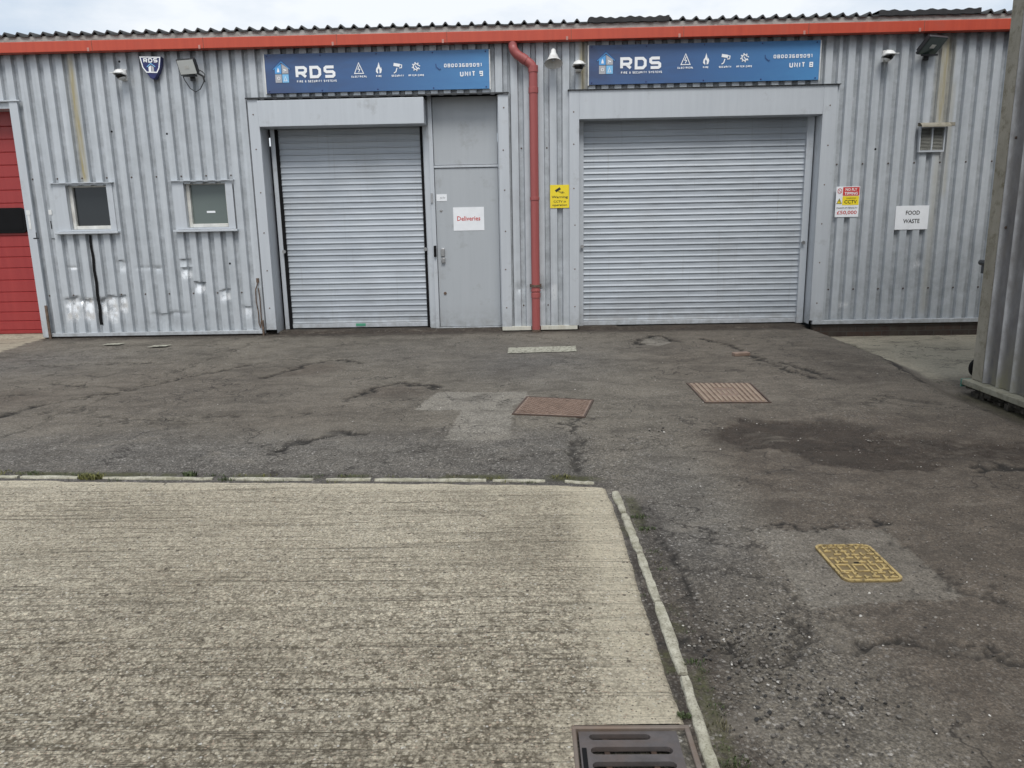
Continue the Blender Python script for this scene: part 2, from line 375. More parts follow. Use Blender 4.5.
def tag(o, label=None, cat=None, group=None, kind=None):
    if label: o['label'] = label
    if cat: o['category'] = cat
    if group: o['group'] = group
    if kind: o['kind'] = kind
    return o
def thing(name, label, cat, loc, group=None):
    o = bpy.data.objects.new(name, None); COL.objects.link(o); o.location = loc; o.empty_display_size = .1
    return tag(o, label, cat, group)
def pchild(o, parent):
    o.parent = parent; o.matrix_parent_inverse = Matrix.Translation(-Vector(parent.location)); return o

# text by the built-in font, fitted into a rectangle on a wall facing -y
def txt(mb, s, x0, x1, z0, z1, y, bold=.0, th=.001):
    cu = bpy.data.curves.new('t', 'FONT'); cu.body = s; cu.offset = bold; cu.resolution_u = 2
    o = bpy.data.objects.new('t', cu); COL.objects.link(o); bpy.context.view_layer.update()
    me = o.evaluated_get(bpy.context.evaluated_depsgraph_get()).to_mesh()
    V = [v.co.copy() for v in me.vertices]; Fs = [tuple(p.vertices) for p in me.polygons]
    ax = min(v.x for v in V); bx_ = max(v.x for v in V); ay = min(v.y for v in V); by = max(v.y for v in V)
    mb.add([(x0 + (v.x - ax) / (bx_ - ax) * (x1 - x0), y, z0 + (v.y - ay) / (by - ay) * (z1 - z0)) for v in V], Fs)
    o.to_mesh_clear() if False else None
    bpy.data.objects.remove(o); bpy.data.curves.remove(cu)
# squared technical lettering drawn as strokes
GL = {'R': [[(0, 0), (0, 1), (.8, 1), (1, .85), (1, .6), (.8, .42), (0, .42)], [(.5, .42), (1, 0)]],
      'D': [[(0, 0), (0, 1), (.75, 1), (1, .75), (1, .25), (.75, 0), (0, 0)]],
      'S': [[(1, 1), (.15, 1), (0, .88), (0, .62), (.15, .5), (.85, .5), (1, .38), (1, .12), (.85, 0), (0, 0)]],
      'U': [[(0, 1), (0, .15), (.15, 0), (.85, 0), (1, .15), (1, 1)]], 'N': [[(0, 0), (0, 1), (1, 0), (1, 1)]], 'I': [[(.5, 0), (.5, 1)]],
      'T': [[(0, 1), (1, 1)], [(.5, 1), (.5, 0)]], '0': [[(0, .15), (0, .85), (.15, 1), (.85, 1), (1, .85), (1, .15), (.85, 0), (.15, 0), (0, .15)]],
      '1': [[(0, 1), (.7, 1), (.7, 0)]], '3': [[(0, 1), (1, 1), (1, 0), (0, 0)], [(.2, .5), (1, .5)]],
      '6': [[(1, 1), (0, 1), (0, 0), (1, 0), (1, .5), (0, .5)]], '8': [[(0, 0), (0, 1), (1, 1), (1, 0), (0, 0)], [(0, .5), (1, .5)]],
      '9': [[(0, 0), (1, 0), (1, 1), (0, 1), (0, .5), (1, .5)]], 'E': [[(1, 1), (0, 1), (0, 0), (1, 0)], [(0, .5), (.8, .5)]],
      'L': [[(0, 1), (0, 0), (1, 0)]], 'C': [[(1, 1), (0, 1), (0, 0), (1, 0)]], 'A': [[(0, 0), (0, .8), (.2, 1), (.8, 1), (1, .8), (1, 0)], [(0, .4), (1, .4)]],
      'F': [[(1, 1), (0, 1), (0, 0)], [(0, .5), (.8, .5)]], 'Y': [[(0, 1), (.5, .5), (1, 1)], [(.5, .5), (.5, 0)]], 'M': [[(0, 0), (0, 1), (.5, .4), (1, 1), (1, 0)]],
      'O': [[(0, 0), (0, 1), (1, 1), (1, 0), (0, 0)]], '&': [[(1, 0), (.2, .8), (.5, 1), (.7, .8), (0, .3), (.2, 0), (.5, 0), (1, .5)]], ' ': []}
def stroke(mb, pts, th, y, e=[0]):
    P = [Vector(p) for p in pts]; closed = len(P) > 2 and (P[0] - P[-1]).length < 1e-5
    if closed: P = P[:-1]
    n = len(P); L = []; Rt = []; h = th / 2; e[0] = (e[0] + 1) % 5; yy = y - e[0] * .00015
    for i in range(n):
        a = P[(i - 1) % n] if (closed or i > 0) else None; b = P[(i + 1) % n] if (closed or i < n - 1) else None
        d1 = (P[i] - a).normalized() if a is not None else None; d2 = (b - P[i]).normalized() if b is not None else None
        d1 = d1 or d2; d2 = d2 or d1; n1_ = Vector((-d1.y, d1.x)); n2_ = Vector((-d2.y, d2.x)); m = n1_ + n2_
        m = m.normalized() if m.length > .2 else n1_; k = min(1.8, 1 / max(.3, m.dot(n1_))); L.append(P[i] + m * h * k); Rt.append(P[i] - m * h * k)
    V = [(p.x, yy - .0003 * k_, p.y) for k_, p in enumerate(L)] + [(p.x, yy - .0003 * k_, p.y) for k_, p in enumerate(Rt)]
    mb.add(V, [(i, n + i, n + (i + 1) % n, (i + 1) % n) for i in range(n if closed else n - 1)])
def tech(mb, s, x0, x1, z0, z1, y, th, gap=.28):
    ws = [.6 if ch == '1' else .35 if ch == 'I' else .5 if ch == ' ' else 1. for ch in s]; tot = sum(ws) + gap * (len(s) - 1); u = (x1 - x0) / tot; x = x0; h = th / 2
    for ch, w in zip(s, ws):
        for pl in GL[ch]:
            stroke(mb, [(x + h + px * (w * u - th), z0 + h + pz * (z1 - z0 - th)) for px, pz in pl], th, y)
        x += (w + gap) * u
def tri(a, n):
    return a / n

def each(name, boxes, mat, parent=None, bevel=0, via=None):
    for b in boxes:
        o = MB().box(*b).build(name, mat, None if via else parent, bevel)
        if via: pchild(o, via)
def repeat_on(proto_mb, name, mat, spots, parent, via=False):
    first = proto_mb.build(name, mat)
    for k, p in enumerate(spots):
        o = first if k == 0 else first.copy()
        if k: COL.objects.link(o)
        o.location = p
        if via: pchild(o, parent)
        else: o.parent = parent
# ------------------------------------------------------------------ value noise on arrays
def vnoise(X, Y, sc, seed):
    g = np.random.default_rng(seed).random((256, 256)); x = X * sc; y = Y * sc
    xi = np.floor(x).astype(int); yi = np.floor(y).astype(int); fx = x - xi; fy = y - yi
    fx = fx * fx * (3 - 2 * fx); fy = fy * fy * (3 - 2 * fy)
    q = lambda i, j: g[i % 256, j % 256]
    return (q(xi, yi) * (1 - fx) + q(xi + 1, yi) * fx) * (1 - fy) + (q(xi, yi + 1) * (1 - fx) + q(xi + 1, yi + 1) * fx) * fy
def fbm(X, Y, sc, seed, o=4):
    t = 0; a = .5; w = 0
    for k in range(o): t = t + a * vnoise(X, Y, sc * 2 ** k, seed + k); w += a; a *= .55
    return t / w
def sst(e0, e1, x):
    t = np.clip((x - e0) / (e1 - e0), 0, 1); return t * t * (3 - 2 * t)
def dseg(X, Y, pl):
    d = np.full(X.shape, 1e9)
    for (ax, ay), (bx, by) in zip(pl[:-1], pl[1:]):
        vx, vy = bx - ax, by - ay; L = vx * vx + vy * vy + 1e-12
        t = np.clip(((X - ax) * vx + (Y - ay) * vy) / L, 0, 1); d = np.minimum(d, np.hypot(X - ax - t * vx, Y - ay - t * vy))
    return d
def inpoly(X, Y, pl):
    r = np.zeros(X.shape, bool); n = len(pl)
    for i in range(n):
        x1, y1 = pl[i]; x2, y2 = pl[(i + 1) % n]
        c = ((y1 > Y) != (y2 > Y)) & (X < (x2 - x1) * (Y - y1) / (y2 - y1 + 1e-12) + x1); r ^= c
    return r
def colattr(me, name, arr):
    a = me.color_attributes.new(name, 'FLOAT_COLOR', 'POINT'); n = len(me.vertices)
    buf = np.ones((n, 4), np.float32); buf[:, :arr.shape[1]] = arr; a.data.foreach_set('color', buf.ravel())
def grid_mesh(name, xs, ys, Z, keep=None):
    nx, ny = len(xs), len(ys); X, Y = np.meshgrid(xs, ys, indexing='ij')
    co = np.stack([X, Y, Z], -1).reshape(-1, 3)
    i, j = np.meshgrid(np.arange(nx - 1), np.arange(ny - 1), indexing='ij')
    if keep is not None: m = keep[:-1, :-1]; i = i[m]; j = j[m]
    i = i.ravel(); j = j.ravel(); q = np.stack([i * ny + j, (i + 1) * ny + j, (i + 1) * ny + j + 1, i * ny + j + 1], -1).astype(np.int32)
    me = bpy.data.meshes.new(name); me.vertices.add(len(co)); me.vertices.foreach_set('co', co.astype(np.float32).ravel())
    me.loops.add(q.size); me.loops.foreach_set('vertex_index', q.ravel()); me.polygons.add(len(q))
    me.polygons.foreach_set('loop_start', (np.arange(len(q)) * 4).astype(np.int32))
    me.update(calc_edges=True); me.shade_smooth()
    o = bpy.data.objects.new(name, me); COL.objects.link(o); return o

# ------------------------------------------------------------------ ground
KL = [(-7.5, -5.468), (-3.146, -5.713), (-2.032, -5.788), (-.968, -5.844), (.061, -5.897), (.392, -5.945)]
KR = [(.458, -6.08), (.470, -6.416), (.474, -6.66), (.480, -6.88), (.483, -7.15), (.486, -7.36), (.488, -7.57), (.487, -7.81), (.482, -8.01), (.476, -8.21), (.474, -9.9)]
def kerb_y(x): return np.interp(x, [p[0] for p in KL], [p[1] for p in KL])
xs = np.concatenate([[-120, -60, -30, -16, -11], np.arange(-8.2, 4.9, .0165), [6, 9, 14, 30, 60, 120]])
ys = np.concatenate([[-120, -60, -30, -18, -13, -11], np.arange(-9.9, .52, .0165), [1.5, 4, 10, 30, 120]])
X, Y = np.meshgrid(xs, ys, indexing='ij')
n1 = fbm(X, Y, 1.3, 1); n2 = fbm(X, Y, 4.5, 20, 5); n3 = fbm(X, Y, 14, 40, 4)
def gheight(X, Y):
    z = -.13 * sst(3.55, 3.95, X + .25 * sst(-2, -4, Y)) 
    z = z + .03 * sst(.0, .12, Y) * sst(4., 3.6, X)
    return z
Zg = gheight(X, Y) + (n1 - .5) * .035 * sst(-.1, -1.2, Y) + (n2 - .5) * .008
WX = X + (n3 - .5) * .16 + (n2 - .5) * .15; WY = Y + (fbm(X, Y, 13, 77, 4) - .5) * .22 + (fbm(X, Y, 4, 90) - .5) * .2
JX = (fbm(X, Y, 34, 811, 3) - .5) * .07; JY = (fbm(X, Y, 34, 821, 3) - .5) * .07
WX = WX + JX; WY = WY + JY
cr = np.zeros(X.shape)
def crack(pl, w=.02, k=1., gaps=.45):
    gaps = gaps - .05
    global cr
    d = dseg(WX, WY, pl); g = sst(gaps - .12, gaps + .12, fbm(X, Y, 5, int(abs(pl[0][0]) * 100) + 3))
    ww = .75 * w * (.3 + 1.5 * n3); cr = np.maximum(cr, np.clip(1.8 * np.exp(-(d / (ww * (1 - .2 * sst(-5.8, -6.6, Y)))) ** 2), 0, 1) * min(1, k * 1.1) * (.3 + .7 * g))
crack([(.337, -3.9), (.33, -4.28), (.322, -5.09), (.31, -5.87)], .025, .75)
crack([(-4.5, -4.2), (-4.11, -4.28), (-4.0, -3.75), (-3.59, -3.35), (-3.3, -2.75), (-2.9, -2.1)], .035, 1., .5)
crack([(-3.59, -3.35), (-3.9, -3.1), (-4.5, -3.0)], .028, .9)
crack([(-2.5, -2.75), (-2.28, -2.1), (-2.1, -1.95), (-1.9, -1.95), (-1.75, -2.2)], .045, 1., .42)
crack([(-1.5, -3.75), (-1.35, -3.4), (-1.2, -3.15), (-.95, -3.3), (-.8, -3.35)], .04, 1., .38)
crack([(-1.65, -5.2), (-1.5, -4.95), (-1.3, -4.8), (-1.15, -4.9)], .05, 1., .45)
crack([(-3.42, -.05), (-3.42, -1.5), (-3.61, -2.88), (-3.7, -4.9)], .018, .5)
crack([(2.1, -.9), (2.29, -1.4), (2.35, -2.3), (2.44, -2.9), (2.6, -3.2)], .04, .95, .45)
crack([(2.5, -2.5), (2.7, -3.0), (2.75, -3.3)], .04, .9, .4)
crack([(3.7, .1), (3.93, -.9), (3.8, -1.7), (3.6, -2.7), (3.5, -3.4)], .05, .85, .35)
crack([(.576, -6.3), (.6, -6.72), (.66, -7.03), (.64, -7.3), (.55, -7.6)], .022, .85, .5)
crack([(.42, -7.57), (.77, -7.66), (1.27, -7.6), (1.75, -7.7), (2.6, -7.55)], .026, .8, .42)
crack([(2.55, -5.76), (2.85, -5.8), (3.2, -5.75), (3.6, -5.9)], .06, .85, .35)
crack([(.9, -6.58), (1.038, -6.595), (1.72, -6.585)], .016, 1., .2)
crack([(1.65, -6.6), (1.67, -7.3), (1.9, -7.2)], .016, .6, .45)
crack([(1.04, -7.37), (1.667, -7.306)], .014, .5, .45)
crack([(.7, -7.0), (1.0, -7.1), (1.04, -7.37), (.9, -7.6)], .018, .6, .4)
crack([(.34, -5.3), (1.0, -5.25), (1.6, -5.35), (2.6, -5.3)], .012, .5, .45)
crack([(-5.6, -2.2), (-4.8, -1.9), (-4.0, -2.0)], .03, .55, .5)
crack([(-6.2, -3.6), (-5.4, -3.3), (-4.9, -3.5), (-4.4, -3.4)], .03, .7, .5)
crack([(-3.2, -4.6), (-2.6, -4.3), (-2.2, -4.35), (-1.7, -4.3)], .02, .6, .5)
crack([(-4.9, -4.6), (-4.2, -4.3), (-3.6, -4.1), (-3.1, -4.4), (-2.4, -4.5)], .022, .55, .45)
crack([(-.4, -4.25), (-.1, -4.3), (.0, -4.9)], .012, .35, .4)
crack([(1.29, -1.25), (1.34, -.92), (1.58, -.55), (1.75, -1.05)], .05, .9, .3)
crack([(-.9, -5.3), (-.5, -5.2), (-.2, -5.5), (.25, -5.35)], .02, .5, .5)
crack([(3.2, -4.2), (2.9, -4.0), (2.6, -4.25)], .03, .5, .4)
alig = sst(.60, .68, fbm(X, Y, 2.2, 301, 3)) * sst(.7, .85, 1 - np.abs(fbm(WX, WY, 6, 311, 3) - .5) * 12)
cr = np.maximum(cr, alig * .22)
# damp dark patch, darker edge bands, painted wall-base shade, brown wear, pale repairs, apron
e = lambda cx, cy, rx, ry: np.exp(-(((WX - cx) / rx) ** 2 + ((WY - cy) / ry) ** 2) ** 1.5)
dark = np.zeros(X.shape)
dark = np.maximum(dark, sst(.15, -.10, dseg(WX, WY, [(1.62, -5.0), (2.0, -5.1), (2.1, -5.45)]) - .25 - .12 * n2) * 1.3)
dark = np.maximum(dark, sst(.25, -.1, dseg(WX, WY, [(2.0, -5.15), (2.6, -5.35), (3.4, -5.6)]) - .16) * .85)
dark = np.maximum(dark, e(-2.5, -2.5, .35, .5) * .25); dark = np.maximum(dark, e(-1.0, -4.9, .7, .25) * .3)
dark = np.maximum(dark, e(-.1, -2.6, .35, .4) * .35); dark = np.maximum(dark, e(3.1, -2.6, .4, 1.2) * .45)
dark = np.maximum(dark, sst(.026, .016, np.abs(X - .452)) * sst(-6.05, -6.15, Y) * 1.); dark = np.maximum(dark, sst(.10, .0, np.abs(X - .57) - .05 + .04 * n2) * sst(-5.9, -6.3, Y) * .55)
dark = np.maximum(dark, e(.75, -7.1, .25, .5) * .3); dark = np.maximum(dark, sst(-.45, -.02, Y + .2 * (n2 - .5)) * .85)  # last term paints contact shade along the wall base
dark = np.maximum(dark, sst(.25, .0, np.abs(Y - kerb_y(X))) * sst(.6, .3, X) * .7)
dark = np.maximum(dark, sst(.6, 0., 3.98 - X + 0 * Y) * sst(-3.2, -3.6, Y) * .8)
brown = np.clip(sst(.75, 1.6, X + .5 * (n1 - .5)) * sst(-4.2, -5.4, Y) * (.55 + .6 * n1) + sst(.9, 1.6, X) * .55, 0, .95)
brown = np.maximum(brown, e(-4.7, -3.7, .9, .55) * .85); brown = np.maximum(brown, e(-2.15, -2.45, .35, .4) * .9)
brown = np.maximum(brown, e(-1.2, -3.55, .35, .3) * .95); brown = np.maximum(brown, e(-3.2, -3.4, 1.6, 1.3) * .55); brown = np.maximum(brown, e(-1.9, -4.1, 1., .8) * .5)
PT = [(-.89, -4.2), (-.76, -3.55), (.0, -3.6), (.0, -3.85), (-.12, -4.1), (-.11, -4.38), (-.13, -5.06), (-.56, -5.05), (-.52, -4.22)]
wx2 = X + (n3 - .5) * .03; wy2 = Y + (n2 - .5) * .05
pale = inpoly(wx2, wy2, PT) * 1.
pale = np.maximum(pale, inpoly(wx2, wy2, [(1.04, -6.62), (1.65, -6.62), (1.66, -7.29), (1.05, -7.35)]) * .45)
pale = np.maximum(pale, inpoly(wx2, wy2, [(1.31, -1.27), (1.36, -.96), (1.58, -.6), (1.7, -1.1), (1.5, -1.42)]) * .8)
pale = np.maximum(pale, e(-4.9, -1.2, 1.2, .5) * .15)
slate = np.clip(sst(-4.55, -5.2, WY) * sst(.55, .2, X) * .6 + e(.1, -2.5, .8, 1.0) * .55 + e(-5.5, -1.9, 1., .8) * .6 + e(.75, -6.2, .3, .9) * .7 + e(-.4, -1.5, 1.6, .9) * .4, 0, .9) * (.5 + .7 * n1)
apron = (inpoly(WX, WY, [(-9.5, .5), (-6.42, .5), (-6.42, -.02), (-6.25, -1.15), (-6.6, -1.4), (-9.5, -1.5)]) * 1.).astype(float)
apron = np.maximum(apron, sst(3.7, 3.95, WX) * sst(-3.1, -2.5, WY) * .9)
moss = np.zeros(X.shape)
moss = np.maximum(moss, sst(.07, .02, np.abs(Y - kerb_y(X) - .06)) * sst(.45, .35, X) * sst(.45, .65, fbm(X, Y, 5, 501)) * .8)
moss = np.maximum(moss, sst(.045, .01, np.abs(X - .53)) * sst(-6.1, -6.2, Y) * sst(.5, .66, fbm(X, Y, 6, 511)) * .6)
moss = np.maximum(moss, sst(.05, .02, np.abs(X - .45)) * sst(-6.2, -6.4, Y) * sst(.5, .65, fbm(X, Y, 6, 514)) * .7)
moss = np.maximum(moss, sst(.3, .0, np.abs(X - 3.9)) * sst(-3.3, -3.5, Y) * .5)
moss = np.maximum(moss, sst(.55, .7, fbm(X, Y, 2, 520)) * .25 * sst(.2, .0, np.abs(X - .33)) * sst(-3.9, -4.4, Y))
stony = np.clip(.36 + .42 * sst(-4.4, -5.6, Y) * sst(1.3, .5, X) + .5 * (n1 - .5) - .16 * brown + .25 * sst(.6, .9, X) * sst(1.3, .9, X) * sst(-7., -7.5, Y), .16, .8) * (1 - .5 * dark)
Zg = Zg - .016 * cr - .004 * pale + (n3 - .5) * .004 * stony - .012 * sst(.3, .9, dark) * (X > 1.2)
under = (X < .39) & (Y < kerb_y(X) - .10)
Zg = np.where(under, np.minimum(Zg, 0) - .03, Zg)
# level strips next to the kerb, and flat seats for the covers
edge = np.maximum(sst(.25, .03, np.abs(Y - kerb_y(X))) * (X < .5), sst(.25, .03, np.abs(X - .48)) * (Y < -5.8))
Zg = np.where(under, Zg, Zg * (1 - edge) - .002 * edge)
for cx, cy, r in ((.2, -4.15, .55), (1.65, -3.76, .55), (1.38, -6.98, .4), (.17, -1.5, .6)):
    k = sst(r + .25, r, np.hypot(X - cx, Y - cy)); Zg = Zg * (1 - k) + k * (-.006 * cr - .001)
ground = grid_mesh('ground', xs, ys, Zg); ground.data.materials.append(M_ASPH)
f3 = lambda a, b, c: np.stack([a.ravel(), b.ravel(), c.ravel()], -1).astype(np.float32)
colattr(ground.data, 'ma', f3(pale, np.clip(cr, 0, 1), brown)); colattr(ground.data, 'mb', f3(moss, apron, stony)); colattr(ground.data, 'mc', f3(np.clip(dark, 0, 1), dark * 0, slate))
tag(ground, 'worn patched tarmac of the service yard with cracks and damp stains', 'yard', kind='structure')

# concrete slab, tamped rows running left to right
sx = np.concatenate([np.arange(-7.5, -4, .1), np.arange(-4, .468, .0126)]); sy = np.concatenate([np.arange(-10, -8.6, .1), np.arange(-8.6, -5.4, .0126)])
SX, SY = np.meshgrid(sx, sy, indexing='ij')
ky = kerb_y(SX) - .045 + (fbm(SX, SY * 0, 6, 603, 4) - .5) * .03
rx = np.interp(-SY, [6, 6.4, 6.8, 7.3, 7.8, 8.06, 10], [.430, .443, .447, .443, .448, .454, .454]) + (fbm(SX * 0, SY, 7, 607, 4) - .5) * .014
cc = np.hypot(np.maximum(SX - (rx - .10), 0), np.maximum(SY - (ky - .10), 0)) < .10
cut = (SX < rx) & (SY < ky) & (cc | (SX < rx - .10) | (SY < ky - .10))
gx0, gx1, gy0, gy1 = .112, .452, -8.384, -8.040
pitg = (SX > gx0 + .004) & (SX < gx1) & (SY > gy0) & (SY < gy1 - .004)
dr = np.minimum(rx - SX, ky - SY)
smooth = .85 * np.clip(sst(.22, .02, ky - SY - .1 * (fbm(SX, SY, 3, 611) - .5)) * .8 + sst(.34, .12, rx - SX + .08 * (fbm(SX, SY, 4, 613) - .5)) * .85 + sst(.12, .03, np.hypot(np.maximum(np.abs(SX - .285) - .17, 0), np.maximum(np.abs(SY + 8.2) - .17, 0))) * .5, 0, 1)
ZS = .004 - .012 * sst(.03, .0, dr) + (fbm(SX, SY, 2, 617) - .5) * .008 * sst(.1, .3, dr)
rowz = fbm(SX * .05, SY, 22, 621, 3); ZS = ZS - .0035 * sst(.42, .3, rowz) * (1 - smooth) + (fbm(SX, SY, 45, 631, 3) - .5) * .0045 * (1 - .6 * smooth)
lowedge = sst(.02, .0, dr)
ZS = np.where(cut, ZS, -.012)
slab = grid_mesh('concrete_road', sx, sy, ZS, ~pitg & (cut | np.roll(cut, 1, 0) | np.roll(cut, 1, 1) | np.roll(cut, -1, 0) | np.roll(cut, -1, 1))); slab.data.materials.append(M_CONC)
colattr(slab.data, 'ma', f3(smooth, np.clip(sst(.035, .0, dr) * .9 + sst(.55, .75, fbm(SX, SY, 1.5, 641)) * .35 * (1 - smooth) , 0, 1), sst(-6.5, -8, SY)))
tag(slab, 'buff ribbed concrete road slab with tamped grooves', 'road', kind='structure')

# kerb edging stones
def edging(p, q, label, w=.038, n=None):
    p = Vector(p); q = Vector(q); L = (q - p).length; d = (q - p) / L; nr = Vector((-d.y, d.x)); k = max(5, int(L / .045)); vs = []; sd = int(abs(p.x * 91 + p.y * 37) * 10)
    R = random.Random(sd)
    off = [0, 0]; prof = [(-.5, -.06), (-.49, .002), (-.4, .008), (0, .009), (.4, .008), (.49, .002), (.5, -.06)]
    jit = [[R.uniform(-.006, .006) for _ in prof] for _ in range(k + 1)]; wj = [R.uniform(.62, 1.12) for _ in range(k + 1)]
    for a in range(2): wj = [(wj[max(i - 1, 0)] + wj[i] + wj[min(i + 1, k)]) / 3 for i in range(k + 1)]
    for i in range(k + 1):
        en = .7 if i in (0, k) else 1
        for j, (u, z) in enumerate(prof):
            c = p + d * (L * i / k) + nr * (u * w * wj[i] * en + jit[i][j] * .45); vs.append((c.x, c.y, z + (jit[i][j] * .4 if z > -.01 else 0)))
    m = len(prof); fs = [(i * m + j, (i + 1) * m + j, (i + 1) * m + j + 1, i * m + j + 1) for i in range(k) for j in range(m - 1)]
    fs += [tuple(range(m)), tuple(range((k + 1) * m - 1, k * m - 1, -1))]
    o = MB().add(vs, fs).build('kerb_stone', M_KERB, sharp=60)
    tag(o, label, 'kerb stone', 'edging stones round the concrete road')
segF = [(-7, -3.6, 'pale edging stone at the far left end of the front kerb line'), (-3.57, -3.03, 'short pale edging stone cut by the left edge of the photo'), (-3.01, -2.655, 'edging stone just left of the yellow green weed clump'),
        (-2.50, -1.835, 'long edging stone just right of the yellow green weed clump'), (-1.735, -1.24, 'edging stone of the front kerb, second to the right of the weed clump'),
        (-1.165, -.905, 'shortest edging stone near the middle of the front kerb line'), (-.88, -.242, 'long edging stone below the pale tarmac patch'), (-.205, .09, 'edging stone left of the cracked tarmac joint, near the slab corner')]
for a, b, lb in segF: edging((a, float(kerb_y(a))), (b, float(kerb_y(b))), lb, .038)
edging((.20, float(kerb_y(.2))), (.36, float(kerb_y(.36)) - .012), 'thin broken sliver of edging right at the corner of the slab', .028)
kx = lambda y: float(np.interp(-y, [-p[1] for p in KR], [p[0] for p in KR]))
for a, b, lb in [(-6.10, -6.39, 'chipped edging stone nearest the slab corner on the right hand kerb'), (-6.41, -6.86, 'edging stone second from the corner on the right hand kerb'), (-6.88, -7.30, 'edging stone of the right hand kerb level with the yellow cover'),
                 (-7.315, -7.78, 'long pale edging stone just before the drain on the right hand kerb'), (-7.80, -8.6, 'edging stone right beside the iron drain grate'), (-8.62, -9.8, 'edging stone nearest the viewer, below the photo')]:
    edging((kx(a), a), (kx(b), b), lb, .044)

# white paint remains on the tarmac
def paintsheet(poly, label, z=.006):
    m = MB(); xs_ = [p[0] for p in poly]; ys_ = [p[1] for p in poly]; m.add([(x, y, z) for x, y in poly], [tuple(range(len(poly)))])
    o = m.build('painted_marking', M_RPAINT); tag(o, label, 'road marking', kind='structure'); return o
paintsheet([(-.215, -1.72), (.54, -1.67), (.556, -1.30), (-.215, -1.36)], 'worn white painted bar in front of the downpipe')
paintsheet([(-5.24, -.73), (-5.03, -.70), (-5.02, -.58), (-5.23, -.61)], 'small white paint dash nearer the red door', .012)
paintsheet([(-4.58, -.93), (-4.37, -.90), (-4.35, -.77), (-4.55, -.80)], 'small white paint dash under the second window', .012)

# ------------------------------------------------------------------ covers and grate
def slotpoly(x0, x1, y0, y1, n=5):
    r = (y1 - y0) / 2; cy = (y0 + y1) / 2; p = []
    for k in range(n + 1): a = -PI / 2 + PI * k / n; p.append((x1 - r + r * math.cos(a), cy + r * math.sin(a)))
    for k in range(n + 1): a = PI / 2 + PI * k / n; p.append((x0 + r + r * math.cos(a), cy + r * math.sin(a)))
    return p
def plate_with_slots(x0, x1, y0, y1, slots, z0, z1):
    # plate built from strips between slots (each slot a true hole)
    m = MB(); cur = y1
    for (a, b, c, d) in slots:      # from far to near
        if cur - d > 1e-4: m.box(x0, x1, d, cur, z0, z1)
        r = (d - c) / 2; n = 5
        L = [(a + r + r * math.cos(PI / 2 + PI * k / n), (c + d) / 2 + r * math.sin(PI / 2 + PI * k / n)) for k in range(n + 1)]
        Rr = [(b - r + r * math.cos(-PI / 2 + PI * k / n), (c + d) / 2 + r * math.sin(-PI / 2 + PI * k / n)) for k in range(n + 1)]
        m.slab([(x0, c), *[(p[0], p[1]) for p in reversed(L)], (x0, d)], z0, z1)
        m.slab([(x1, d), *[(p[0], p[1]) for p in reversed(Rr)], (x1, c)], z0, z1)
        cur = c
    m.box(x0, x1, y0, cur, z0, z1); return m
gr = thing('drain_grate', 'dark iron gully grate set in the corner of the concrete slab', 'drain', (.285, -8.2, 0))
fr = MB().mat(M_GFRAME)
fr.box(gx0, gx1, gy1 - .014, gy1, -.05, .007).box(gx0, gx1, gy0, gy0 + .014, -.05, .007).box(gx0, gx0 + .013, gy0 + .014, gy1 - .014, -.05, .007).box(gx1 - .016, gx1, gy0 + .014, gy1 - .014, -.05, .007)
pchild(fr.build('frame', bevel=.003), gr)
pl = plate_with_slots(.131, .412, -8.366, -8.058, [(.160, .335, -8.095, -8.071), (.160, .388, -8.156, -8.125), (.160, .388, -8.216, -8.185), (.160, .388, -8.276, -8.245), (.160, .388, -8.336, -8.305)], -.016, -.001)
pchild(pl.build('grating', M_GRATE), gr)
each('bearer_bar', [(.20, .215, -8.366, -8.058, -.05, -.017), (.33, .345, -8.366, -8.058, -.05, -.017)], M_RUSTD, via=gr)
q = MB().box(.4165, .435, -8.364, -8.058, -.03, -.012); pchild(q.build('hinge_recess', M_RUSTD), gr)
q = MB(); R = random.Random(3)
for k in range(60): x = R.uniform(.420, .434); y = R.uniform(-8.36, -8.06); s_ = R.uniform(.002, .005); q.box(x - s_, x + s_, y - s_, y + s_, -.013, -.012 + s_ * 2.2, Matrix.Rotation(R.uniform(0, 3), 3, 'Z'))
pchild(tag(q.build('packed_grit', M_RUBBLE), kind='stuff'), gr)
q = MB().box(.136, .149, -8.30, -8.13, -.0008, .0006); pchild(q.build('lifting_slot', M_BLACK), gr)
q = MB(); q.box(gx0, gx1, gy0, gy1, -.30, -.29).box(gx0, gx0 + .01, gy0, gy1, -.29, -.05).box(gx1 - .01, gx1, gy0, gy1, -.29, -.05).box(gx0, gx1, gy1 - .01, gy1, -.29, -.05).box(gx0, gx1, gy0, gy0 + .01, -.29, -.05)
pchild(q.build('pit', M_PIT), gr)

# yellow hydrant cover
yc = thing('hydrant_cover', 'yellow painted iron hydrant cover with raised pattern in the tarmac', 'cover', (1.375, -6.98, 0))
def rounded(x0, x1, y0, y1, r, n=5):
    P = []
    for cx, cy, a0 in ((x1 - r, y1 - r, 0), (x0 + r, y1 - r, PI / 2), (x0 + r, y0 + r, PI), (x1 - r, y0 + r, 1.5 * PI)):
        P += [(cx + r * math.cos(a0 + PI / 2 * k / n), cy + r * math.sin(a0 + PI / 2 * k / n)) for k in range(n + 1)]
    return P
Y0, Y1, X0, X1 = -7.155, -6.808, 1.255, 1.497
pchild(MB().slab(rounded(X0, X1, Y0, Y1, .035), -.03, .004).build('base_plate', M_YDARK), yc)
rm = MB(); ro = rounded(X0, X1, Y0, Y1, .035); ri = rounded(X0 + .011, X1 - .011, Y0 + .011, Y1 - .011, .026); n = len(ro)
vs = [(x, y, z) for z in (.003, .010) for pp in (ro, ri) for x, y in pp]
fs = []
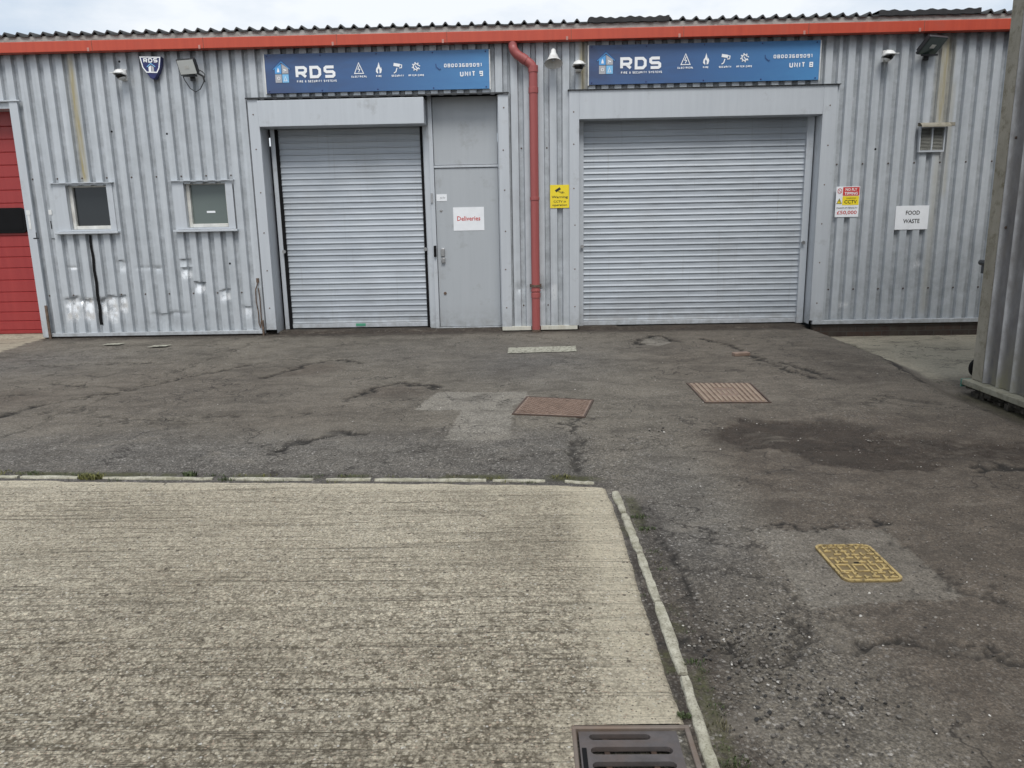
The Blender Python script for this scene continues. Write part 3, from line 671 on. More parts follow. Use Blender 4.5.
for i in range(n):
    j = (i + 1) % n; fs += [(2 * n + i, 2 * n + j, 3 * n + j, 3 * n + i), (i, j, 2 * n + j, 2 * n + i), (n + j, n + i, 3 * n + i, 3 * n + j)]
pchild(rm.add(vs, fs).build('rim', M_YPAINT), yc)
tm = MB(); R = random.Random(5); tc = 9
for j in range(9):
    for i in range(6):
        cx = X0 + .034 + i * .0352 + R.uniform(-.004, .004); cy = Y0 + .034 + j * .0352 + R.uniform(-.004, .004)
        if R.random() < .1: continue
        if abs(cx - 1.376) < .02 and abs(cy + 6.99) < .02: continue
        k = (i + j) % 2
        if (j in (2, 3)) and i in (0, 1, 2, 3, 4): continue
        if k: tm.box(cx - .0155, cx + .0155, cy - .0045, cy + .0045, .0035, .0095); tm.box(cx - .0045, cx + .0045, cy + .0045, cy + .0145, .0035, .0094)
        else: tm.box(cx - .0045, cx + .0045, cy - .0155, cy + .0155, .0035, .0095); tm.box(cx + .0045, cx + .0145, cy - .0045, cy + .0045, .0035, .0094)
# raised loops on the lower half
def ring(m, x0, x1, y0, y1, t=.008):
    m.box(x0, x1, y0, y0 + t, .0035, .010).box(x0, x1, y1 - t, y1, .0035, .010).box(x0, x0 + t, y0 + t, y1 - t, .0035, .010).box(x1 - t, x1, y0 + t, y1 - t, .0035, .010)
ring(tm, X0 + .02, X0 + .075, Y0 + .085, Y0 + .15); ring(tm, X0 + .085, X0 + .14, Y0 + .085, Y0 + .15); ring(tm, X0 + .15, X0 + .19, Y0 + .085, Y0 + .15)
pchild(tm.build('raised_pattern', M_YPAINT, bevel=.0015), yc)
pchild(MB().box(1.362, 1.388, -7.0, -6.982, .0045, .0058).build('lifting_hole', M_BLACK), yc)

# brown covers
def quadmap(c00, c10, c11, c01):
    return lambda u, v: tuple((1 - u) * (1 - v) * c00[k] + u * (1 - v) * c10[k] + u * v * c11[k] + (1 - u) * v * c01[k] for k in (0, 1))
mc = thing('manhole_cover', 'rust brown square cover with diamond tread beside the pale patch', 'cover', (.2, -4.15, 0), 'rusty manhole covers in the tarmac')
qm = quadmap((-.107, -4.375), (.413, -4.493), (.514, -3.985), (.0, -3.835))
pchild(MB().slab([qm(0, 0), qm(1, 0), qm(1, 1), qm(0, 1)], -.03, .006).build('plate', M_RUSTC), mc)
rb = MB()
for k in range(-11, 12):
    for s in (1, -1):
        a = k / 11.
        pts = []
        for tt in np.linspace(0, 1, 60):
            u = tt; v = s * tt + a + (0 if s == 1 else 1)
            if .03 < u < .97 and .03 < v < .97: pts.append((u, v))
        if len(pts) > 3:
            p, q_ = qm(*pts[0]), qm(*pts[-1]); d = Vector((q_[0] - p[0], q_[1] - p[1])).normalized(); nn = Vector((-d.y, d.x)) * .0045; zz = .0112 if s == 1 else .0105
            rb.slab([(p[0] + nn.x, p[1] + nn.y), (p[0] - nn.x, p[1] - nn.y), (q_[0] - nn.x, q_[1] - nn.y), (q_[0] + nn.x, q_[1] + nn.y)][::-1], .0055, zz)
pchild(rb.build('tread', M_RUSTC), mc)
def border(m, qm, t, z0, z1):
    m.slab([qm(0, 0), qm(1, 0), qm(1, t), qm(0, t)], z0, z1).slab([qm(0, 1 - t), qm(1, 1 - t), qm(1, 1), qm(0, 1)], z0, z1)
    m.slab([qm(0, t), qm(t, t), qm(t, 1 - t), qm(0, 1 - t)], z0, z1).slab([qm(1 - t, t), qm(1, t), qm(1, 1 - t), qm(1 - t, 1 - t)], z0, z1); return m
pchild(border(MB(), quadmap((-.125, -4.395), (.42, -4.515), (.532, -3.97), (-.012, -3.815)), .025, -.03, .008).build('frame', M_RUSTD), mc)
mc = thing('manhole_cover', 'rust brown cover with straight pale bars in front of the wide shutter', 'cover', (1.65, -3.76, 0), 'rusty manhole covers in the tarmac')
qm = quadmap((1.40, -4.09), (1.88, -4.11), (1.93, -3.43), (1.405, -3.40))
pchild(MB().slab([qm(0, 0), qm(1, 0), qm(1, 1), qm(0, 1)], -.03, .004).build('plate', M_RUSTC), mc)
rb = MB()
for k in range(12):
    u0 = .02 + k * .082
    if k in (4, 5, 6, 7):
        rb.slab([qm(u0, .02), qm(u0 + .042, .02), qm(u0 + .042, .28), qm(u0, .28)], .0035, .011); rb.slab([qm(u0, .72), qm(u0 + .042, .72), qm(u0 + .042, .98), qm(u0, .98)], .0035, .011)
        rb.slab([qm(u0, .38), qm(u0 + .03, .38), qm(u0 + .03, .6), qm(u0, .6)], .0035, .009)
    else: rb.slab([qm(u0, .02), qm(u0 + .042, .02), qm(u0 + .042, .98), qm(u0, .98)], .0035, .011)
pchild(rb.build('bars', M_RUSTL), mc)
pchild(border(MB(), quadmap((1.388, -4.12), (1.90, -4.14), (1.945, -3.415), (1.392, -3.385)), .022, -.03, .007).build('frame', M_RUSTD), mc)

# ------------------------------------------------------------------ loose stones, chippings, weeds
def icoish(R, r):
    b = [Vector(p) for p in ((1, 0, 0), (-1, 0, 0), (0, 1, 0), (0, -1, 0), (0, 0, 1), (0, 0, -.6), (.6, .6, .3), (-.6, .5, .2), (.5, -.7, .2), (-.5, -.6, .35))]
    return b
def gz(x, y): return float(gheight(np.array([float(x)]), np.array([float(y)]))[0])
def stones(name, spots, label):
    import bmesh
    bm = bmesh.new(); tn = []
    base = bmesh.new(); bmesh.ops.create_icosphere(base, subdivisions=1, radius=1); bv = [v.co.copy() for v in base.verts]; bf = [[v.index for v in f.verts] for f in base.faces]; base.free()
    V = []; F = []; T = []
    for (x, y, r, t) in spots:
        M = Matrix.Rotation(random.uniform(0, 6.3), 3, 'Z') @ Matrix.Rotation(random.uniform(-.3, .3), 3, 'X'); sx_, sy_, sz_ = r * random.uniform(.7, 1.4), r * random.uniform(.6, 1.1), r * random.uniform(.35, .7)
        z = gz(x, y) + sz_ * .25; b = len(V)
        for p in bv:
            k = random.uniform(.75, 1.2); q_ = M @ Vector((p.x * sx_ * k, p.y * sy_ * k, p.z * sz_ * k)); V.append((x + q_.x, y + q_.y, z + q_.z)); T.append(t)
        F += [[b + i for i in f] for f in bf]
    me = bpy.data.meshes.new(name); me.from_pydata(V, [], F); me.materials.append(M_STONE); colattr(me, 'tone', np.array(T, np.float32))
    o = bpy.data.objects.new(name, me); COL.objects.link(o); tag(o, label, 'gravel', kind='stuff'); return o
sp = []
def tone():
    k = random.random()
    if k < .5: g = random.uniform(.07, .14); return (g, g * .93, g * .85)
    if k < .85: g = random.uniform(.16, .3); return (g, g * .96, g * .9)
    if k < .96: g = random.uniform(.02, .05); return (g, g, g)
    g = random.uniform(.45, .7); return (g, g, g * .97)
for _ in range(5200):
    x = random.uniform(.52, 3.6); y = -random.uniform(4.2, 9.2) if random.random() < .5 else -random.uniform(6.5, 9.2)
    if x > 1.24 and x < 1.51 and -7.17 < y < -6.79: continue
    sp.append((x, y, random.uniform(.0015, .0045) * (1 + .8 * (random.random() > .9)), tone()))
for _ in range(420):
    x = random.gauss(.78, .16); y = random.gauss(-7.75, .25)
    if x > .55: sp.append((x, y, random.uniform(.003, .008), tone()))
for cx, cy in ((.62, -7.55), (.68, -7.75), (.75, -7.85), (.9, -7.9), (2.2, -5.2), (.9, -4.9)):
    for _ in range(14): sp.append((cx + random.gauss(0, .05), cy + random.gauss(0, .05), random.uniform(.004, .010), tone()))
for _ in range(1500):
    x = random.uniform(-6.5, 3.5); y = -random.uniform(.3, 5.6)
    sp.append((x, y, random.uniform(.003, .007), tone()))
for _ in range(500):
    x = random.uniform(-3.2, .3); y = -random.uniform(4.9, 5.65); sp.append((x, y, random.uniform(.003, .006), (.3, .29, .27)))
stones('loose_gravel', sp, 'loose grit and small chippings strewn over the tarmac')
# a few countable larger bits
def chip(x, y, s, mat, label, name, cat, rz=0.):
    m = MB(); z = gz(x, y); m.box(x - s[0] / 2, x + s[0] / 2, y - s[1] / 2, y + s[1] / 2, z, z + s[2], Matrix.Rotation(rz, 3, 'Z')); tag(m.build(name, mat, bevel=.004), label, cat)
chip(2.231, -2.05, (.17, .08, .035), M_RUSTC, 'reddish broken brick piece lying near the wide shutter', 'brick_fragment', 'rubble', .2)
# weeds along the kerbs
def weeds(name, clumps, label):
    V = []; F = []; T = []
    for (cx, cy, rad, nb, h, col) in clumps:
        for _ in range(nb):
            a = random.uniform(0, 6.3); rr = rad * math.sqrt(random.random()); x = cx + rr * math.cos(a) * 1.4; y = cy + rr * math.sin(a) * .7
            d = random.uniform(0, 6.3); L = h * random.uniform(.4, 1.1); w = L * random.uniform(.12, .3); lean = random.uniform(.2, .9)
            dx, dy = math.cos(d), math.sin(d); b = len(V); z = max(gz(x, y), -.01)
            V += [(x - dy * w / 2, y + dx * w / 2, z), (x + dy * w / 2, y - dx * w / 2, z), (x + dx * lean * L * .5 + dy * w / 2, y + dy * lean * L * .5 - dx * w / 2, z + L * .6), (x + dx * lean * L * .5 - dy * w / 2, y + dy * lean * L * .5 + dx * w / 2, z + L * .6), (x + dx * lean * L, y + dy * lean * L, z + L * .8)]
            F += [(b, b + 1, b + 2, b + 3), (b + 3, b + 2, b + 4)]; k = random.uniform(.6, 1.3); T += [tuple(c * k for c in col)] * 5
    me = bpy.data.meshes.new(name); me.from_pydata(V, [], F); me.materials.append(M_LEAF); colattr(me, 'tone', np.array(T, np.float32))
    o = bpy.data.objects.new(name, me); COL.objects.link(o); tag(o, label, 'weeds', kind='stuff')
GRN = (.05, .07, .022); OLV = (.11, .11, .028); DRY = (.09, .08, .045)
cl = [(-2.57, -5.755, .055, 260, .03, OLV), (-3.0, -5.66, .05, 60, .02, GRN), (-3.2, -5.64, .06, 60, .02, OLV), (-2.0, -5.73, .03, 60, .035, GRN), (-1.98, -5.76, .02, 20, .04, GRN), (.19, -5.85, .05, 90, .02, OLV), (-1.75, -5.82, .04, 70, .02, GRN), (-.2, -5.86, .04, 60, .018, OLV)]
for _ in range(46): x = random.uniform(-4.5, .1); cl.append((x, float(kerb_y(x)) + random.choice((.055, .06, -.045)), .035, random.randint(8, 34), random.uniform(.01, .02), random.choice((GRN, OLV, DRY))))
for _ in range(34): y = random.uniform(-8.4, -6.2); cl.append((kx(y) + random.choice((.05, .06, .07, -.034)), y, .02, random.randint(5, 22), random.uniform(.008, .016), random.choice((GRN, DRY, GRN))))
cl += [(.545, -6.45, .035, 70, .018, GRN), (.55, -6.6, .03, 70, .018, GRN), (.447, -8.0, .016, 80, .018, GRN), (.535, -7.72, .03, 50, .018, GRN), (.54, -8.05, .03, 40, .02, DRY), (.545, -8.2, .03, 40, .02, GRN)]
weeds('kerb_weeds', cl, 'moss and tiny weeds growing along both kerb lines')

# ------------------------------------------------------------------ industrial building
bld = thing('industrial_unit', 'long grey corrugated steel unit building with red gutter and roller shutters', 'building', (0, 0, 0))
P_ = .1595
def clad(name, x0, x1, z0, z1, phase, holes=(), dz=.25, dents=(), stains=(), silver=(), dirt=(), ribd=.042, ledges=(), lbl=None):
    xs_ = {x0, x1}; k0 = int((x0 - phase) / P_) - 2; k1 = int((x1 - phase) / P_) + 2
    for k in range(k0, k1 + 1):
        c = phase + k * P_
        for u in (-.038, -.024, .024, .038, .062, .080, .098): 
            if x0 < c + u < x1: xs_.add(c + u)
    xs_ = np.array(sorted(xs_)); nz = max(2, int(round((z1 - z0) / dz)) + 1); zs_ = np.linspace(z0, z1, nz)
    def prof(x):
        t = (x - phase) / P_; t = t - np.round(t); a = np.abs(t * P_); return np.clip((.038 - a) / .014, 0, 1) * ribd
    XX, ZZ = np.meshgrid(xs_, zs_, indexing='ij'); YY = prof(XX) + (fbm(XX, ZZ, .7, 88, 3) - .5) * .006
    crump = fbm(XX, ZZ, 9, 91, 3) - .5
    for (cx, z0_, zb, rx_, dep) in ledges:
        zl_ = z0_ + .035 * (fbm(XX, ZZ * 0, 11, 133, 3) - .5) * 2; up_ = sst(.02, 0., ZZ - zl_) * (ZZ >= zl_) ; dn_ = np.clip((ZZ - zb) / np.maximum(zl_ - zb, .01), 0, 1) * (ZZ < zl_)
        YY = YY + np.clip(1.3 * np.exp(-((XX - cx) / rx_) ** 4), 0, 1) * dep * (up_ + dn_) * (.7 + .9 * crump)
    S = np.zeros(XX.shape); Sv = np.zeros(XX.shape); dirt_shade_mask = np.zeros(XX.shape)
    for (cx, cz, rx_, rz_, dep) in dents:
        g = np.exp(-((XX - cx) / rx_) ** 2 - ((ZZ - cz) / rz_) ** 2); YY = YY + g * dep * (1 + 1.6 * crump)
    for (cx, w, za, zb, st) in stains: S = np.maximum(S, np.exp(-((XX - cx) / w) ** 4) * sst(za - .05, za + .1, ZZ) * sst(zb + .05, zb - .1, ZZ) * st)
    for (cx, cz, rx_, rz_, st) in silver: Sv = np.maximum(Sv, np.clip(2.2 * np.exp(-((XX - cx) / rx_) ** 4 - ((ZZ - cz) / rz_) ** 4) - .9 * fbm(XX, ZZ, 16, 141, 3), 0, 1) * st)
    dirt_shade_mask = np.maximum(dirt_shade_mask, sst(.45, .08, ZZ) * .38 * sst(.35, .65, fbm(XX, ZZ, 3, 97)));
    dirt_shade_mask = np.maximum(dirt_shade_mask, sst(3.36, 3.52, ZZ) * .8); pr_ = np.random.default_rng(5).random(64); dirt_shade_mask = np.maximum(dirt_shade_mask, .16 * pr_[(np.floor((XX - phase) / (P_ * 6)).astype(int)) % 64] + .10 * pr_[(np.floor((XX - phase - .08) / P_).astype(int) * 7) % 64]); dirt_shade_mask = np.maximum(dirt_shade_mask, np.clip(prof(XX) / .042, 0, 1) * .5)  # also paints shade under the gutter and inside the rib grooves
    for (cx, cz, rx_, rz_, st) in dirt: dirt_shade_mask = np.maximum(dirt_shade_mask, np.exp(-((XX - cx) / rx_) ** 2 - ((ZZ - cz) / rz_) ** 2) * st)  # grime spots plus shade painted above the dent creases
    co = np.stack([XX, YY, ZZ], -1).reshape(-1, 3); nn = len(zs_); F = []
    for i in range(len(xs_) - 1):
        for j in range(nn - 1):
            cx = (xs_[i] + xs_[i + 1]) / 2; cz = (zs_[j] + zs_[j + 1]) / 2
            if any(xs_[i] > h[0] and xs_[i + 1] < h[1] and zs_[j] > h[2] and zs_[j + 1] < h[3] for h in holes): continue
            F.append((i * nn + j, (i + 1) * nn + j, (i + 1) * nn + j + 1, i * nn + j + 1))
    me = bpy.data.meshes.new(name); me.from_pydata(co.tolist(), [], F); me.materials.append(M_CLAD); me.update(); me.shade_smooth(); me.set_sharp_from_angle(angle=math.radians(22))
    colattr(me, 'msk', f3(S, Sv, dirt_shade_mask)); o = bpy.data.objects.new(name, me); COL.objects.link(o); o.parent = bld
    if lbl: o['label'] = lbl
    # fixing screws in the grooves
    return o
def phase_groove(ph, a, b): return [ph + k * P_ for k in range(int((a - ph) / P_) - 1, int((b - ph) / P_) + 2) if a < ph + k * P_ < b]
PL, PC, PR = -5.646, .441, 4.063
WL = 3.53
dentsL = [(-5.85, .48, .05, .04, .03), (-5.6, .47, .04, .04, .03), (-5.02, .90, .05, .02, .012), (-4.9, .9, .05, .02, .012), (-4.78, .9, .05, .02, .012), (-5.91, .92, .06, .015, .01)]
ledL = [(-5.97, .52, .10, .085, .035), (-5.77, .50, .12, .07, .045), (-5.60, .50, .16, .07, .035), (-5.45, .52, .12, .07, .05), (-5.31, .54, .22, .06, .04), (-5.25, .99, .84, .05, .03), (-4.78, .90, .82, .045, .012), (-4.43, .98, .90, .05, .03), (-4.42, .87, .74, .05, .035),
        (-4.27, .68, .55, .05, .04), (-3.95, .60, .42, .045, .03), (-3.66, .38, .22, .05, .03), (-4.7, .30, .08, .22, .02)]
silL = [(-5.97, .36, .10, .15, 1.), (-5.77, .37, .085, .15, 1.), (-5.6, .40, .06, .1, .9), (-5.46, .36, .08, .17, 1.), (-5.3, .42, .06, .10, 1.), (-5.91, .91, .07, .014, 1.), (-5.25, .90, .04, .03, .4), (-4.43, .80, .045, .05, .95), (-4.27, .61, .045, .05, 1.), (-3.95, .51, .045, .05, .9), (-3.66, .30, .05, .06, .5)]
hl = [(-6.03, -5.22, 1.37, 1.985), (-4.505, -3.68, 1.37, 1.985)]
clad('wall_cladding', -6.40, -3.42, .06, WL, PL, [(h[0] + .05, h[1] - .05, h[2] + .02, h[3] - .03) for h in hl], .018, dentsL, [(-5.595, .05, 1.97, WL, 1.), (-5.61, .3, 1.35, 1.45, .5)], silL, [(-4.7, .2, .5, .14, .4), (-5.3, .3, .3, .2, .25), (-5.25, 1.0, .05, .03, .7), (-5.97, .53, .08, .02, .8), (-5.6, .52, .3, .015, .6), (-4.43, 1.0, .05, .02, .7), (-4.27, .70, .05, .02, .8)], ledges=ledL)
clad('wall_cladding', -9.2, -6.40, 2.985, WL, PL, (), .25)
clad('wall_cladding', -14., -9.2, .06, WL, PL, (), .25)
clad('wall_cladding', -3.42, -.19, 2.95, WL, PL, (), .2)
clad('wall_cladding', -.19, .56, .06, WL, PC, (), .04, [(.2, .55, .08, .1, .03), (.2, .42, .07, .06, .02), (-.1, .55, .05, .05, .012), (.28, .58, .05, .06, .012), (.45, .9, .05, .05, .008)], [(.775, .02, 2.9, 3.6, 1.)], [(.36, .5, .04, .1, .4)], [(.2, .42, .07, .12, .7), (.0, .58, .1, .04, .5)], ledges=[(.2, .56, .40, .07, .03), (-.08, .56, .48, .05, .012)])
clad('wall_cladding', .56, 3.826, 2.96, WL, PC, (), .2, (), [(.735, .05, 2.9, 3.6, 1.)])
clad('wall_cladding', 3.826, 8.1, .07, WL, PR, [(4.87, 5.175, 2.16, 2.46)], .05, [(5.0, .82, .05, .06, .02), (5.35, 1.07, .05, .03, .015), (4.1, .3, .06, .02, .012), (4.5, 1.5, .3, .02, .004), (5.6, .4, .2, .1, .01), (4.7, .45, .2, .1, .008)], [(5.125, .085, 2.45, WL, .8), (5.13, .05, .15, 2.5, .3), (5.235, .03, 1.6, 3.0, .35)], [(5.35, 1.05, .06, .02, 1.), (5.0, .78, .05, .04, .6), (4.1, .28, .06, .02, .6)], [(5.7, .5, .6, .5, .3), (4.4, .3, .6, .4, .3), (5.2, .6, 1.3, .8, .4), (5.2, .8, .3, .5, .2)])  # last list broadly darkens the lower wall
spots = []
for ph, a, b, rows in ((PL, -6.35, -3.5, (2.045, .56)), (PC, -.15, .5, (.33, 2.3)), (PR, 3.9, 5.9, (2.03, .47))):
    for i, x in enumerate(phase_groove(ph, a, b)):
        for z in rows:
            if i % 2 == 0 and not (any(h[0] < x < h[1] and h[2] - .05 < z < h[3] + .03 for h in hl) and z > 1): spots.append((x, .042, z))
repeat_on(MB().lathe([(.0105, 0), (.009, .006), (.0, .0065)], (0, 0, 0), (0, -1, 0), 8), 'fixing_screw', M_RUSTD, spots, bld)
repeat_on(MB().lathe([(.014, 0), (.012, .004), (0, .005)], (0, 0, 0), (0, -1, 0), 8), 'plugged_hole', M_BLACK, [(-5.17, 0., 2.60), (-4.475, 0., 2.56), (-3.836, 0., .94), (-4.97, 0., 3.42), (4.35, 0., 2.2)], bld)

# bottom drips, plinth
pt = lambda mb, name, mat=None, bevel=.002, par=bld: mb.build(name, mat, par, bevel)
pt(MB().box(-6.36, -3.45, -.022, .03, .022, .066), 'base_flashing', M_TRIM)
pt(MB().box(-.32, .058, -.03, .03, .012, .062).box(.182, .66, -.03, .03, .014, .064), 'base_flashing', M_CREAM)
pt(MB().box(3.70, 8.1, -.03, .03, .028, .078), 'base_flashing', M_TRIM)
pt(MB().box(-6.38, -3.42, .005, .08, -.12, .0215), 'brick_plinth', M_BRICK, 0)
pt(MB().box(3.72, 8.1, .0, .08, -.25, .0275), 'brick_plinth', M_BRICK, 0)
pt(MB().box(-.31, .66, .005, .08, -.12, .0115), 'brick_plinth', M_BRICK, 0)

# jambs, drips, lintels
j = MB()
j.box(-6.405, -6.30, -.03, .0, .015, 2.975)          # red door right jamb, face
j.box(-6.4049, -6.385, .0005, .30, .015, 2.975)
pt(j, 'door_jamb', M_TRIM)
pt(MB().box(-9.25, -6.262, -.045, .0, 2.978, 2.995), 'drip_flashing', M_TRIM)
pt(MB().box(-9.25, -6.405, .0005, .31, 2.90, 2.977), 'lintel', M_TRIM)
j = MB().box(-3.421, -3.291, -.028, .0, .078, 2.95).box(-3.335, -3.3325, .0005, .33, .02, 2.94); j.box(-3.332, -3.291, -.0275, .0, .02, .0779)
pt(MB().box(-3.421, -3.291, -.028, .0, .07, 2.95).box(-3.293, -3.290, .0003, .30, .02, 2.94), 'door_jamb', M_TRIM)
pt(MB().box(-.318, -.19, -.028, .0, .028, 2.935).box(-.318, -.315, .0003, .2, .028, 2.93), 'door_jamb', M_TRIM)
pt(MB().box(-3.44, -.18, -.05, -.0, 2.951, 2.960).box(-3.44, -.18, -.051, -.047, 2.940, 2.950), 'drip_flashing', M_IRONDARK)
pt(MB().box(-3.24, -1.23, -.03, .05, 2.925, 2.939), 'head_gap', M_BLACK)
pt(MB().box(.559, .681, -.03, .0, .066, 2.962).box(.679, .682, .0003, .2, .03, 2.62), 'door_jamb', M_TRIM)
pt(MB().box(3.664, 3.825, -.03, .0, .08, 2.962).box(3.662, 3.6635, .0003, .21, .03, 2.62), 'door_jamb', M_TRIM)
pt(MB().box(.682, 3.663, -.029, .0, 2.625, 2.961).box(.682, 3.663, .0003, .20, 2.622, 2.626), 'lintel', M_TRIM)
pt(MB().box(.54, 3.86, -.05, -.0, 2.9625, 2.972), 'drip_flashing', M_IRONDARK)
repeat_on(MB().lathe([(.009, 0), (.007, .004), (0, .005)], (0, 0, 0), (0, -1, 0), 8), 'jamb_rivet', M_RUST, [(x + random.uniform(-.01, .01), -.03, z + random.uniform(-.05, .05)) for x in (-3.355, .62, 3.745, -.255) for z in (.35, .8, 1.3, 1.8, 2.3, 2.75)], bld)
# concealed wall behind the sheets, gables, rear
each('inner_wall', [(-14, -9.3, .09, .2, -.2, 3.5), (-6.38, -3.3, .22, .32, -.2, 1.38), (-6.38, -3.3, .22, .32, 2.0, 3.5), (-6.38, -5.9, .22, .32, 1.38, 2.0), (-5.25, -4.4, .22, .32, 1.38, 2.0), (-3.7, -3.3, .22, .32, 1.38, 2.0),
   (-.31, .68, .2, .32, -.2, 3.5), (3.67, 8.1, .2, .32, -.2, 3.5), (-9.3, -6.38, .33, .4, 2.9, 3.5), (-3.3, -.31, .33, .4, 2.9, 3.5), (.68, 3.67, .33, .4, 2.6, 3.5)], M_IRONDARK, bld)
each('gable_wall', [(-14.02, -14, 0, 12, -.2, 3.5), (8.1, 8.12, 0, 12, -.2, 3.5), (-14, 8.1, 12, 12.02, -.2, 3.5)], M_CLAD, bld)

# roller shutters
def shutter(x0, x1, z0, z1, y, label, side, black):
    s = thing('roller_shutter', label, None, ((x0 + x1) / 2, y, z0)); s.parent = bld
    m = MB(); ph = .0755; n = int((z1 - z0 - .06) / ph) + 1; pr = []
    for k in range(n):
        b = z0 + .055 + k * ph
        pr += [(b, .006), (b + .003, -.004), (b + .007, -.0055), (b + .013, -.0045), (b + .021, .0), (b + .028, .0032), (b + .045, .0035), (b + .060, .0045), (b + .072, .007)]
    pr = [(z, d) for z, d in pr if z < z1] + [(z1, 0)]
    nx = 24; vs = []
    for z, d in pr:
        for i in range(nx + 1):
            x = x0 + (x1 - x0) * i / nx; vs.append((x, y + d + .005 * math.sin(i * .7 + z * 2) + .004 * math.sin(z * 9) + .0012 * math.sin(i * 2.1 + math.floor(z / .0755) * 2.7), z))
    w = nx + 1; fs = [(k * w + i, k * w + i + 1, (k + 1) * w + i + 1, (k + 1) * w + i) for k in range(len(pr) - 1) for i in range(nx)]
    pchild(m.add(vs, fs).build('shutter_curtain', M_SLAT, sharp=50), s)
    pchild(MB().box(x0, x1, y - .016, y + .02, z0, z0 + .055).build('bottom_bar', M_TRIM, bevel=.003), s)
    for sd in (0, 1):
        xe = x0 if sd == 0 else x1; d = -1 if sd == 0 else 1; g = black
        if g: pchild(MB().box(*sorted((xe, xe + d * .036)), y - .035, y + .03, z0 - .01, z1).build('brush_seal', M_BLACK), s)
        a = xe + d * (.036 if g else 0); b = a + d * side[sd]
        pchild(MB().box(*sorted((a, b)), y - .045, y + .03, z0 - .01, z1).build('guide_rail', M_TRIM, bevel=.003), s)
        if sd == 0 or True:
            lx = xe + d * .02; lk = MB().tube([(lx, y - .045, 1.07), (lx, y - .085, 1.07)], .017, 12).tube([(lx, y - .08, 1.07), (lx, y - .086, 1.07)], .024, 12); pchild(lk.build('bullet_lock', M_STEEL), s)
    return s
s9 = shutter(-3.165, -1.335, .045, 2.75, .29, 'narrow grey roller shutter with black side seals', (.055, .05), True)
pchild(MB().box(-2.305, -2.175, .268, .2735, .062, .098).build('maker_label', M_GREEN), s9)
s8 = shutter(.752, 3.56, .032, 2.66, .215, 'wide grey roller shutter', (.06, .085), False)
bx9 = MB().box(-3.288, -1.232, -.06, .24, 2.612, 2.922); o = pt(bx9, 'shutter_box', M_TRIM, .004)
pt(MB().box(-3.29, -.32, .33, .36, 2.55, 2.95), 'lintel', M_IRONDARK)
# personnel door set
dr_ = thing('personnel_door', 'flat grey steel door with a blank panel above', None, (-.75, .2, 0)); dr_.parent = bld
pchild(MB().box(-1.158, -.345, .2, .24, .045, 2.088).build('door_leaf', M_DOOR, bevel=.003), dr_)
pchild(MB().box(-1.158, -.345, .203, .24, 2.128, 2.955).build('overpanel', M_DOOR, bevel=.003), dr_)
pchild(MB().box(-1.215, -1.163, .17, .25, .02, 2.96).box(-.340, -.32, .17, .25, .02, 2.96).box(-1.163, -.340, .185, .25, 2.094, 2.122).box(-1.163, -.34, .18, .3, .01, .04).build('door_frame', M_TRIM, bevel=.002), dr_)
pchild(MB().box(-1.285, -1.2155, .215, .3, .02, 2.96).build('frame_post', M_TRIM, bevel=.002), dr_)
pchild(MB().box(-1.2, -1.168, .135, .1695, .97, 1.115).build('pull_handle', M_BLACK, bevel=.004), dr_)
pchild(MB().box(-1.112, -1.062, .172, .1995, .975, 1.075).build('keypad_lock', M_STEEL, bevel=.004), dr_)
pchild(MB().box(-1.11, -1.06, .165, .1995, .89, .955).build('lock_case', M_STEEL, bevel=.004), dr_)
pchild(MB().lathe([(.02, 0), (.018, .01), (0, .012)], (-1.077, .2, .49), (0, -1, 0), 14).build('keyhole', M_RUST), dr_)
pchild(MB().lathe([(.018, 0), (.016, .008), (0, .01)], (-1.092, .2, 1.56), (0, -1, 0), 14).build('spyhole', M_STEEL), dr_)
pchild(MB().box(-1.215, -1.19, .15, .1695, 1.66, 1.78).build('hinge', M_STEEL), dr_)
stk = MB().mat(M_PAPER).box(-1.145, -1.01, .1965, .1995, 1.68, 1.765).mat(M_INK); txt(stk, 'CCTV', -1.1, -1.03, 1.705, 1.73, .196)
tag(stk.build('small_sticker', None), 'small white sticker near the top left of the grey door', 'sticker')
# red sectional door
rd = thing('sectional_door', 'red horizontally ribbed door with a black window', None, (-7.9, .25, 0)); rd.parent = bld
zl = [.03, .084, .207, .329, .464, .598, .758, .917, 1.062, 1.193, 1.34, 1.55, 1.76, 1.925, 2.089, 2.24, 2.401, 2.562, 2.72, 2.96]
m = MB(); pr = []
for a, b in zip(zl[:-1], zl[1:]): pr += [(a + .001, .012), (a + .008, .0), (b - .008, -.003), (b - .001, .010)]
vs = [(x, .25 + d, z) for z, d in pr for x in (-9.25, -6.386)]
m.add(vs, [(2 * k, 2 * k + 1, 2 * k + 3, 2 * k + 2) for k in range(len(pr) - 1)]); pchild(m.build('door_panel', M_REDDOOR, sharp=25), rd)
pr = rounded(-7.25, -6.565, 1.375, 1.70, .06); wn = MB().prism(pr, .215, .245); wo = wn.build('window', M_BLACK, bevel=.004); pchild(wo, rd)
pchild(MB().prism(rounded(-7.21, -6.605, 1.415, 1.66, .04), .212, .2149).build('pane', M_BLACK), rd)

